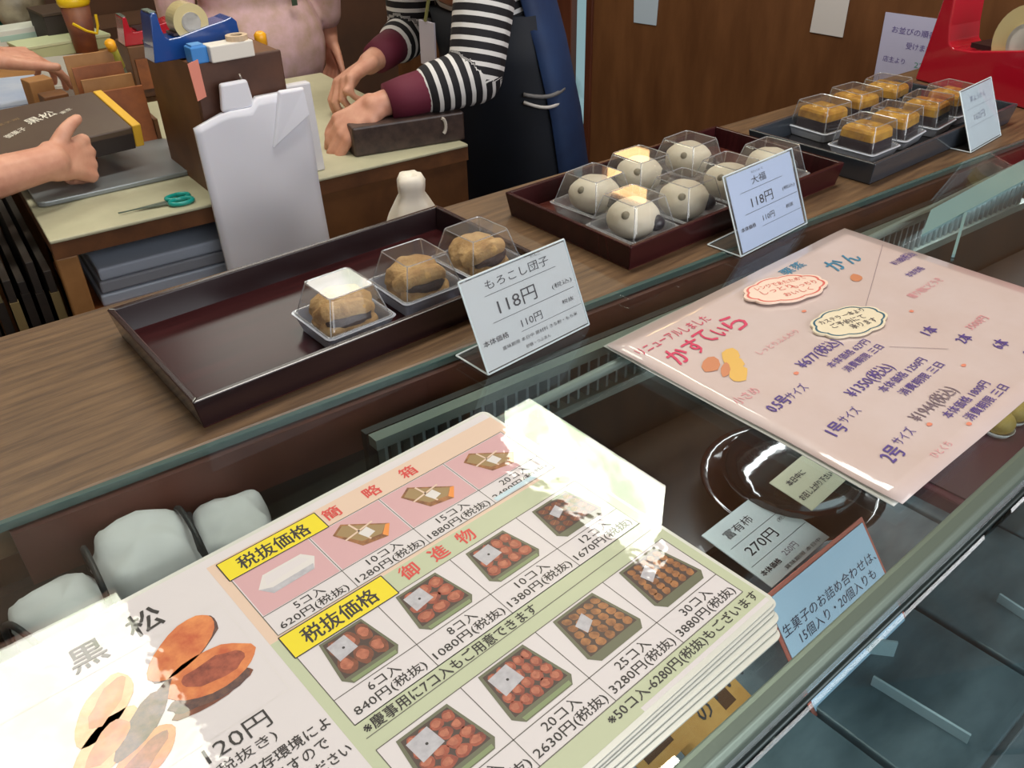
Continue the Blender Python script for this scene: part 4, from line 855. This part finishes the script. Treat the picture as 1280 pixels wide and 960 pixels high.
# wooden rack with slots between the held box and the wooden box
rk = thing('wooden_rack', 'narrow wooden slotted rack left of the wooden box', 'rack', tl(.185, .40, .0006), TR)
for i in range(4):
    y = .075*i; G().prism([(0, y, 0), (.10, y, 0), (.10, y+.008, 0), (0, y+.008, 0)], [(.0, y+.02, .115+.01*i), (.10, y+.02, .115+.01*i), (.10, y+.028, .115+.01*i), (.0, y+.028, .115+.01*i)]).mk('divider', (wood_orange, wood_light)[i % 2], rk)
for x in (-.009, .101): G().box(x, 0, 0, x+.008, .27, .05).mk('side_board', wood_mid, rk)
for i in range(5):
    p = tl(.105+.012*(i % 2), .36+.075*i, .0006); s = thing('wood_block', ('reddish', 'pale', 'orange', 'dark', 'tan')[i]+' small wooden block in the row left of the slotted rack', 'block', p, TR+.1*(i-2))
    G().box(0, 0, 0, .05, .05, .03+.018*i).mk('block', (wood_orange, wood_light, wood_orange, wood_mid, wood_light)[i], s, bevel=.002); G().box(.008, -.002, .008, .042, -.0005, .022).mk('face_label', (wood_light, wood_orange, wood_light, wood_orange, wood_mid)[i], s)
# second red dispenser on the rack
q = at(150, 62, -.03); st_ = thing('wood_stand', 'brown wooden stand carrying the small red tape dispenser', 'stand', (q.x+.02, q.y+.01, TZ+.0006), -.1)
G().box(0, 0, 0, .10, .12, .119).mk('stand', wood_mid, st_, bevel=.002); G().box(.01, -.004, .02, .09, -.0005, .09).mk('front_plate', wood_orange, st_)
dispenser('tape_dispenser', 'small dark red tape dispenser at the top left behind the wooden rack', (q.x+.02, q.y+.02, TZ+.1205), -.1, .42, plastic_red, width=.16, roll=False)
t = thing('hanging_tag', 'grey card tag with a ring hanging beside the small red dispenser', 'tag', (q.x+.115, q.y+.0, TZ+.075), -.1)
G().prism([(0, 0, 0), (.028, 0, -.012), (.028, .002, -.012), (0, .002, 0)], [(0, 0, .05), (.026, 0, .048), (.026, .002, .048), (0, .002, .05)]).mk('tag', mat('grey_tag', (170, 162, 138), rough=.6), t)
g = G(); g.tube([(.013+.008*math.cos(a), 0, .054+.008*math.sin(a)) for a in [2*PI*j/12 for j in range(13)]], .0012, 5); g.mk('ring', acr_edge, t)
# marker with yellow cap, paper cup, bands
for i, (a, b, c) in enumerate((((126, 10), (165, 105), 'long green and yellow marker leaning in the clutter'),)):
    p = at(140, 60, -.0); t = thing('marker_pen', c, 'pen', (p.x, p.y, p.z)); p2 = at(163, 108, -.11)-p
    G().tube([(0, 0, 0), p2*.45], .010, 10).mk('barrel', mat('olive_barrel', (166, 160, 60), rough=.4), t, smooth=True); G().tube([p2*.451, p2], .008, 10).mk('lower_barrel', mat('grey_green_barrel', (90, 96, 80), rough=.4), t, smooth=True); G().tube([-p2*.12, -p2*.001], .011, 10).mk('cap', mat('orange_cap', (240, 170, 30), rough=.35), t, smooth=True)
q = at(115, 68, -.149); t = thing('paper_cup', 'brown paper cup with a yellow rim in the background clutter', 'cup', (q.x, q.y+.04, TZ+.0006))
G().lathe([(.030, 0), (.040, .13), (.037, .13), (.028, .006), (.001, .006)], 24).mk('cup', mat('brown_cup', (142, 88, 56), rough=.5, rgb2=(110, 66, 60), nscale=20), t, smooth=True); G().lathe([(.0405, .128), (.044, .135), (.044, .16), (.038, .16), (.037, .13)], 24).mk('yellow_rim', yb, t, smooth=True)
t = thing('yellow_band', 'bent yellow plastic band hanging across the brown cup', 'band', (q.x-.03, q.y-.005, TZ+.055)); G().tube([(0, 0, .035), (.03, -.002, .012), (.058, 0, .0), (.066, 0, .02), (.068, 0, .05)], .004, 6).mk('band', yb, t)
# papers
def papers(label, pts, z, m, h=.012, name='paper_stack'):
    ps = [at(a, b, z) for a, b in pts]; c = sum(ps, Vector())/len(ps); t = thing(name, label, 'paper', (c.x, c.y, z))
    g = G(); g.slab([(p.x-c.x, p.y-c.y) for p in ps], 0, h); g.mk('sheets', m, t, bevel=.001); g = G(); g.slab([((p.x-c.x)*.96+.003, (p.y-c.y)*.96) for p in ps], h+.0003, h+.0015); g.mk('top_sheet', m, t); return t
papers('blue white printed paper under the upper hand', [(-60, 150), (95, 125), (100, 90), (-30, 104)], TZ+.001, mat('blue_white_paper', (190, 198, 216), rough=.6, rgb2=(160, 176, 206), nscale=7), .006)
papers('grey folded paper pile behind the held brown box', [(60, 122), (136, 118), (128, 74), (50, 82)], TZ+.0105, mat('grey_pile', (170, 166, 158), rough=.6), .02)
block('green_box', 'pale green flat box at the left of the bench', 'box', 32, 78, TZ, .25, .12, .03, .05, mat('pale_green_box', (186, 196, 150), rough=.5), extra=ex_lid(.25, .12, .03, mat('pale_green_lid', (200, 208, 168), rough=.5)))
block('white_carton', 'white printed carton at the far left edge of the bench', 'box', -10, 62, TZ, .20, .10, .045, .05, mat('white_carton', (214, 218, 208), rough=.5), extra=lambda t: G().box(.03, -.001, .015, .15, -.0002, .03).mk('print_band', mat('mint_band', (170, 204, 190)), t))
# clear bag of things and dark box at the back
q = at(62, 50, TZ); t = thing('clear_bag', 'crumpled grey clear bag standing behind the pale green box', 'bag', (q.x-.03, q.y+.14, TZ+.0006))
G().ball((0, 0, .10), (.07, .04, .10), 18, 12, jit=.35, seed=5).mk('bag', mat('crumpled_bag', (166, 156, 132), rough=.35, bump=.8, bscale=14, rgb2=(110, 100, 82), nscale=12), t, smooth=True)
G().ball((0, 0, .205), (.035, .02, .02), 12, 8, jit=.3, seed=2).mk('bag_top', mat('crumpled_bag', (166, 156, 132)), t, smooth=True)
block('dark_crate', 'dark open crate behind the papers on the bench', 'crate', 66, 62, TZ, .13, .16, .09, .0, mat('dark_crate', (44, 34, 30), rough=.6), extra=ex_lid(.13, .16, .09, mat('crate_rim', (70, 54, 42), rough=.6)))
q = at(10, 30, TZ)
t = thing('teal_bolster', 'teal rounded cushion at the far upper left', 'cushion', (.62, 3.42, TZ+.0)); 
G().tube([(-.25, 0, .06), (-.2, 0, .062), (.1, 0, .062), (.15, 0, .06)], [.04, .06, .06, .045], 20).mk('cushion', mat('teal_fabric', (44, 140, 118), rough=.8), t, smooth=True); G().box(-.25, -.05, -.03, .15, .06, .003).mk('base', wood_mid, t)
t = thing('back_cabinet', 'dark low cabinet against the back wall', 'cabinet', (.2, 3.32, FLOOR)); G().box(0, 0, 0, 1.0, .26, H-.031).mk('body', plaster_dark, t); G().box(.01, -.012, .05, .49, -.001, H-.08).mk('door', wood_mid, t); G().box(.51, -.012, .05, .99, -.001, H-.08).mk('door', wood_mid, t)
# notes on the wooden wall
def note(label, corners, m, fn=None):
    ps = [atX(a, b, WX-.003) for a, b in corners]; c = ps[0]; t = thing('wall_note', label, 'note', (WX-.0015, c.y, c.z))
    lo = [(0, p.y-c.y, p.z-c.z) for p in ps]; hi = [(-.0012, y, z) for _, y, z in lo]; G().prism(lo, hi).mk('paper', m, t)
    if fn:
        k = Ink(); k.z = 0; fn(k); k.mk(t, 'lettering', loc=(-.0014, 0, 0), rot=(PI/2, 0, -PI/2))
    return t
def yz(px_, py_, h): return atX(px_, py_, WX)
nw = mat('note_white', (214, 208, 204), rough=.6)
pt = [(1025, -30), (1066, -24), (1053, 47), (1012, 40)]; ps = [atX(a, b, WX) for a, b in pt]
note('plain white note hanging high on the wooden wall above the tray', pt, nw)
note('white and blue note at the top of the wooden wall near the door', [(793, -40), (826, -37), (820, 32), (792, 28)], mat('note_bluewhite', (190, 206, 220), rough=.6))
vio = mat('violet_ink', (110, 96, 160))
def fn3(k):
    k.text('お並びの順番', 88, -38, 17, vio, w=120, bold=.01); k.text('受けます', 110, -72, 17, vio, w=70, bold=.01); k.text('店主より', 50, -112, 15, vio, w=62, bold=.01); k.text('22', 120, -115, 13, mat('green_ink', (80, 150, 130)), w=24)
note('pale note with violet handwriting on the wall beside the red tape dispenser', [(1107, 15), (1190, 26), (1170, 125), (1090, 108)], mat('note_lilac', (196, 194, 222), rough=.6), fn3)
# ============================================================ PEOPLE
V = Vector
navy = mat('navy_apron', (16, 24, 38), rough=.7, rgb2=(12, 18, 28), nscale=8); lit_ap = mat('lit_apron', (34, 62, 106), rough=.65, rgb2=(26, 44, 80), nscale=6)
burg = mat('burgundy_cuff', (96, 22, 46), rough=.75); hairm = mat('dark_hair', (34, 26, 24), rough=.5)
def stripes(name, c1, c2, f, duty):
    m = bpy.data.materials.new(name); m.use_nodes = True; nt = m.node_tree; b = nt.nodes['Principled BSDF']; b.inputs['Roughness'].default_value = .8
    a = nt.nodes.new('ShaderNodeAttribute'); a.attribute_name = 'along'; mu = nt.nodes.new('ShaderNodeMath'); mu.operation = 'MULTIPLY'; mu.inputs[1].default_value = f
    fr = nt.nodes.new('ShaderNodeMath'); fr.operation = 'FRACT'; gt = nt.nodes.new('ShaderNodeMath'); gt.operation = 'GREATER_THAN'; gt.inputs[1].default_value = duty
    nt.links.new(a.outputs['Fac'], mu.inputs[0]); nt.links.new(mu.outputs[0], fr.inputs[0]); nt.links.new(fr.outputs[0], gt.inputs[0])
    mx = nt.nodes.new('ShaderNodeMix'); mx.data_type = 'RGBA'; mx.inputs['A'].default_value = lin(c1); mx.inputs['B'].default_value = lin(c2)
    nt.links.new(gt.outputs[0], mx.inputs['Factor']); nt.links.new(mx.outputs['Result'], b.inputs['Base Color']); return m
def head(C, face, r=.098):
    """skull, jaw, nose and ears as balls; returns (chains, balls)"""
    C = V(C); f = V(face).normalized(); s = f.cross(V((0, 0, 1))).normalized()
    balls = [(C+V((0, 0, .02)), (r*.86, r*.92, r)), (C+f*.035+V((0, 0, -.045)), (.052, .052, .058))]
    ch = [[(C+f*.088+V((0, 0, .0)), .010), (C+f*.104+V((0, 0, -.022)), .0125)], [(C+s*.083+V((0, 0, -.01)), .012), (C+s*.085+V((0, 0, .018)), .014)], [(C-s*.083+V((0, 0, -.01)), .012), (C-s*.085+V((0, 0, .018)), .014)], [(C+f*.082+s*.018+V((0, 0, -.052)), .009), (C+f*.082-s*.018+V((0, 0, -.052)), .009)]]
    return ch, balls
def face_bits(C, face, par, hair_back=.0):
    C = V(C); f = V(face).normalized(); s = f.cross(V((0, 0, 1))).normalized()
    for q in (-1, 1):
        G().ball(C+f*.083+s*.030*q+V((0, 0, .0)), .0105, 10, 8).mk('eye', mat('eye_dark', (40, 30, 28), rough=.2), par, smooth=True)
    g = G(); g.ball(C-f*.018+V((0, 0, .038)), (.100, .100, .092), 20, 12, jit=.06, seed=2); g.ball(C-f*.09+V((0, 0, .03)), .045, 12, 8); g.mk('hair', hairm, par, smooth=True)
    g = G(); g.tube([C+f*.0885+s*.02+V((0, 0, -.053)), C+f*.093+V((0, 0, -.054)), C+f*.0885-s*.02+V((0, 0, -.053))], .0035, 6); g.mk('mouth', mat('lips', (176, 96, 88), rough=.5), par, smooth=True)
def loft(name, rings_, m, par, n=28, jit=0):
    g = G(); vs = []
    for (z, x, y, rx, ry) in rings_:
        for k in range(n):
            a = 2*PI*k/n; w = 1+jit*math.sin(7*a+z*9); vs.append((x+rx*w*math.cos(a), y+ry*w*math.sin(a), z))
    L = len(rings_); fs = [(i*n+k, i*n+(k+1) % n, (i+1)*n+(k+1) % n, (i+1)*n+k) for i in range(L-1) for k in range(n)]; fs += [tuple(reversed(range(n))), tuple(range((L-1)*n, L*n))]
    return g.add(vs, fs).mk(name, m, par, smooth=True)
def root_at(name, label, x, y): return thing(name, label, 'person', (x, y, FLOOR))
def place(par):                                 # children were modelled in world space
    inv = Matrix.Translation(-V(par.location))
    for c in list(par.children): c.matrix_parent_inverse = inv
# ---- the person in the striped shirt
P2 = root_at('person', 'person in a black and white striped shirt and navy apron wrapping a box', 1.42, 1.68)
LS, LE, LW_ = V((1.205, 1.500, .215)), V((1.115, 1.455, -.035)), V((.905, 1.520, -.070))
RS, RE, RW = V((1.225, 1.830, .205)), V((1.215, 1.830, -.02)), V((1.045, 1.755, -.050))
Hc = V((1.09, 1.67, .43)); ch, bl_ = head(Hc, (-1, 0, -.5))
body = ch+[[(V((1.19, 1.67, .29)), .052), (V((1.12, 1.67, .37)), .048)],
    [(LS, .045), (LE, .037), (LW_, .025)], [(RS, .045), (RE, .037), (RW, .025)],
    [(V((1.40, 1.60, -.16)), .082), (V((1.38, 1.59, -.54)), .055), (V((1.42, 1.59, -.90)), .036), (V((1.32, 1.58, -.925)), .024)],
    [(V((1.40, 1.76, -.16)), .082), (V((1.39, 1.77, -.54)), .055), (V((1.44, 1.77, -.90)), .036), (V((1.34, 1.78, -.925)), .024)]]
bl_ += [(V((1.40, 1.68, -.12)), (.10, .14, .12)), (V((1.33, 1.67, .05)), (.09, .13, .14)), (V((1.25, 1.67, .17)), (.09, .14, .12))]
body += hand_chains(LW_, (-.72, .22, -.40), (-.35, -.45, .80), .172, (.50, .5, .55, .6), side=-1, thumb_dir=(-.55, .75, -.25))
body += hand_chains(RW, (-.85, -.05, -.28), (-.1, .3, .9), .168, (.6, .7, .8, .9), side=1, thumb_dir=(-.6, -.7, -.2))
fuse('body', body, .0042, skin, P2, bl_, smooth=3)
A1 = LE.lerp(LW_, .40); B1 = RE.lerp(RW, .30)
sh = [[(LS, .066), (LS.lerp(LE, .5), .064), (LE, .058), (A1, .052)], [(RS, .064), (RS.lerp(RE, .5), .062), (RE, .054), (B1, .050)], [(LS+V((.04, 0, .03)), .05), (RS+V((.04, 0, .03)), .05)]]
sb = [(V((1.285, 1.67, .17)), (.105, .155, .12)), (V((1.33, 1.67, .05)), (.112, .150, .15)), (V((1.36, 1.67, -.05)), (.11, .15, .12))]
fuse('shirt', sh, .006, stripes('striped_cloth', (20, 18, 24), (216, 214, 212), 44, .62), P2, sb, 6,
     attr=[([(LS+V((.01, .0, .04)), LE, -.0), (LE, A1, 0)], 0), ([(RS, RE, 0), (RE, B1, 0)], .1), ([(V((1.39, 1.67, -.1)), V((1.25, 1.67, .3)), .06)], 0)])
for a, b, w in ((A1, LW_, .043), (B1, RW, .040)):
    G().tube([a.lerp(b, -.02), a.lerp(b, .5), a.lerp(b, .78)], [w, w*.96, w*.86], 22).mk('cuff', burg, P2, smooth=True)
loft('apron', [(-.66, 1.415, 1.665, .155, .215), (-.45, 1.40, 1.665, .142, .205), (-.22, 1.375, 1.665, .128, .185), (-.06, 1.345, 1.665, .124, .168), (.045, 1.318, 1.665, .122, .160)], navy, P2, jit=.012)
g = G()     # apron back panel with strap, light put into its brighter blue
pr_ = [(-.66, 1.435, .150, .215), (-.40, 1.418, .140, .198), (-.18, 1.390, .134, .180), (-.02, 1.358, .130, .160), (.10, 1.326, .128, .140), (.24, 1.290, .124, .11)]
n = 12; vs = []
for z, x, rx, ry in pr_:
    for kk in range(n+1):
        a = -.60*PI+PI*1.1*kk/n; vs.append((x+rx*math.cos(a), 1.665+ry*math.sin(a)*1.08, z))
g.add(vs, [(i*(n+1)+kk, i*(n+1)+kk+1, (i+1)*(n+1)+kk+1, (i+1)*(n+1)+kk) for i in range(len(pr_)-1) for kk in range(n)]); g.mk('apron_back', lit_ap, P2, smooth=True, solid=.004)
def apron_line(z0, dip, a0, a1):
    return [(1.362+.131*math.cos(a), 1.665+.186*math.sin(a), z0-dip*math.sin(PI*(a-a0)/(a1-a0))) for a in [a0+(a1-a0)*j/10 for j in range(11)]]
G().tube(apron_line(-.135, .016, -2.15, -1.25), .0042, 6).mk('pocket_trim', mat('grey_trim', (196, 192, 188), rough=.7), P2, smooth=True)
G().tube(apron_line(-.118, .008, -2.15, -1.35), .0050, 6).mk('pocket_welt', mat('dark_grey_trim', (110, 108, 108), rough=.7), P2, smooth=True)
G().prism([(1.118, 1.60, -.045), (1.118, 1.655, -.045), (1.122, 1.655, -.045), (1.122, 1.60, -.045)], [(1.120, 1.60, .045), (1.120, 1.655, .045), (1.124, 1.655, .045), (1.124, 1.60, .045)]).mk('name_badge', mat('badge', (190, 186, 200), rough=.3), P2)
g = G(); g.tube([(1.12, 1.63, .045), (1.135, 1.62, .12), (1.15, 1.63, .20)], .004, 6); g.mk('lanyard', mat('lanyard', (110, 108, 60)), P2)
face_bits(Hc, (-1, 0, -.5), P2)
for y in (1.58, 1.78): G().ball((1.36, y, -.918), (.12, .045, .03), 16, 8).mk('shoe', hairm, P2, smooth=True)
for y in (1.595, 1.765): G().tube([(1.40, y, -.30), (1.385, y, -.55), (1.425, y, -.88)], [.088, .066, .055], 18).mk('trouser_leg', navy, P2, smooth=True)
place(P2)
# ---- the person in pink behind
P3 = root_at('person', 'person in a pink flowered smock standing behind the table', 1.20, 2.52)
flor = mat('pink_floral', (222, 186, 192), rough=.8, rgb2=(196, 164, 146), nscale=22, bump=.3, bscale=40)
Hc = V((1.12, 2.46, .60)); ch, bl_ = head(Hc, (-.6, -.8, -.4))
S1, E1, W1 = V((1.01, 2.46, .36)), V((.985, 2.50, .10)), V((.975, 2.52, -.13)); S2, E2, W2 = V((1.36, 2.50, .36)), V((1.405, 2.50, .10)), V((1.42, 2.53, -.13))
body = ch+[[(V((1.18, 2.50, .42)), .05), (V((1.13, 2.47, .53)), .046)], [(S1, .044), (E1, .036), (W1, .024)], [(S2, .044), (E2, .036), (W2, .024)]]
for y in (-1, 1): body.append([(V((1.2+.08*y, 2.54, -.1)), .08), (V((1.2+.08*y, 2.53, -.5)), .052), (V((1.2+.08*y, 2.56, -.9)), .034), (V((1.2+.08*y, 2.46, -.925)), .024)])
bl_ += [(V((1.2, 2.54, -.08)), (.15, .10, .13)), (V((1.2, 2.53, .15)), (.13, .09, .15)), (V((1.19, 2.50, .33)), (.15, .09, .11))]
body += hand_chains(W1, (0, -.1, -1), (-1, 0, 0), .165, side=-1); body += hand_chains(W2, (0, -.1, -1), (1, 0, 0), .165, side=1)
fuse('body', body, .0055, skin, P3, bl_, 3)
fuse('smock', [[(S1, .062), (E1, .056), (E1.lerp(W1, .7), .042)], [(S2, .062), (E2, .056), (E2.lerp(W2, .7), .042)], [(S1+V((.04, 0, .0)), .06), (S2-V((.04, 0, 0)), .06)]], .008, flor, P3,
     [(V((1.19, 2.50, .30)), (.17, .115, .15)), (V((1.20, 2.52, .10)), (.165, .125, .20)), (V((1.20, 2.53, -.12)), (.19, .15, .20)), (V((1.20, 2.53, -.32)), (.20, .16, .18))], 6)
for y in (-1, 1): G().tube([(1.2+.08*y, 2.54, -.35), (1.2+.08*y, 2.53, -.55), (1.2+.08*y, 2.56, -.88)], [.085, .065, .052], 16).mk('trouser_leg', mat('dark_trouser', (60, 56, 66), rough=.8), P3, smooth=True)
for y in (-1, 1): G().ball((1.2+.08*y, 2.50, -.918), (.045, .12, .03), 16, 8).mk('shoe', hairm, P3, smooth=True)
G().box(1.245, 2.385, .0, 1.26, 2.388, .04).mk('name_tag', mat('green_tag', (60, 78, 60)), P3)
face_bits(Hc, (-.6, -.8, -.4), P3); place(P3); P3.location.x -= .12; P3.location.y -= .14
# ---- the person at the left edge, only the forearms are in view
W_r = atY(66, 202, 1.625); H_r = atY(105, 196, 1.665)
P1 = root_at('person', 'person reaching in from the left with bare forearm, holding the long brown box', -.30, 1.95)
Sr, Er = V((-.22, 1.76, .20)), V((-.02, 1.56, -.068)); Sl, El, Wl = V((-.26, 2.12, .20)), V((.10, 2.30, -.02)), atY(-8, 72, 2.28)
Hc = V((-.16, 1.95, .48)); ch, bl_ = head(Hc, (1, 0, -.5))
body = ch+[[(V((-.25, 1.95, .28)), .05), (V((-.19, 1.95, .40)), .047)], [(Sr, .046), (Er, .043), (Er.lerp(W_r, .4), .040), (W_r, .029)], [(Sl, .046), (El, .036), (Wl, .026)]]
for y in (-1, 1): body.append([(V((-.32, 1.95+.09*y, -.1)), .085), (V((-.31, 1.95+.09*y, -.5)), .055), (V((-.34, 1.95+.09*y, -.9)), .036), (V((-.24, 1.95+.09*y, -.925)), .024)])
bl_ += [(V((-.32, 1.95, -.08)), (.11, .15, .12)), (V((-.30, 1.95, .08)), (.10, .13, .15)), (V((-.27, 1.95, .20)), (.10, .15, .11))]
dr = (H_r-W_r).normalized()
body += hand_chains(W_r, dr+V((0, .0, -.05)), (-.05, -.85, .35), .185, (1.05, 1.15, 1.2, 1.25), side=-1, thumb_dir=(.55, .10, .62), tcurl=.40, tl_=.58)
body += hand_chains(Wl, (.9, .12, -.18), (0, -.3, .95), .180, (.35, .45, .5, .6), side=1, thumb_dir=(.7, -.7, -.1))
fuse('body', body, .0042, skin, P1, bl_, 3)
crm = mat('cream_knit', (214, 204, 178), rough=.85, bump=.5, bscale=60)
fuse('sweater', [[(Sr, .066), (Sr.lerp(Er, .6), .060)], [(Sl, .066), (El, .055), (El.lerp(Wl, .86), .042)], [(Sr, .06), (Sl, .06)]], .008, crm, P1,
     [(V((-.27, 1.95, .19)), (.12, .165, .12)), (V((-.30, 1.95, .06)), (.12, .155, .17)), (V((-.32, 1.95, -.12)), (.13, .165, .12))], 6)
for y in (-1, 1): G().tube([(-.32, 1.95+.085*y, -.12), (-.31, 1.95+.09*y, -.5), (-.34, 1.95+.09*y, -.88)], [.10, .068, .055], 16).mk('trouser_leg', mat('dark_trouser', (60, 56, 66), rough=.8), P1, smooth=True)
for y in (-1, 1): G().ball((-.29, 1.95+.09*y, -.918), (.12, .045, .03), 16, 8).mk('shoe', hairm, P1, smooth=True)
face_bits(Hc, (1, 0, -.5), P1); place(P1)
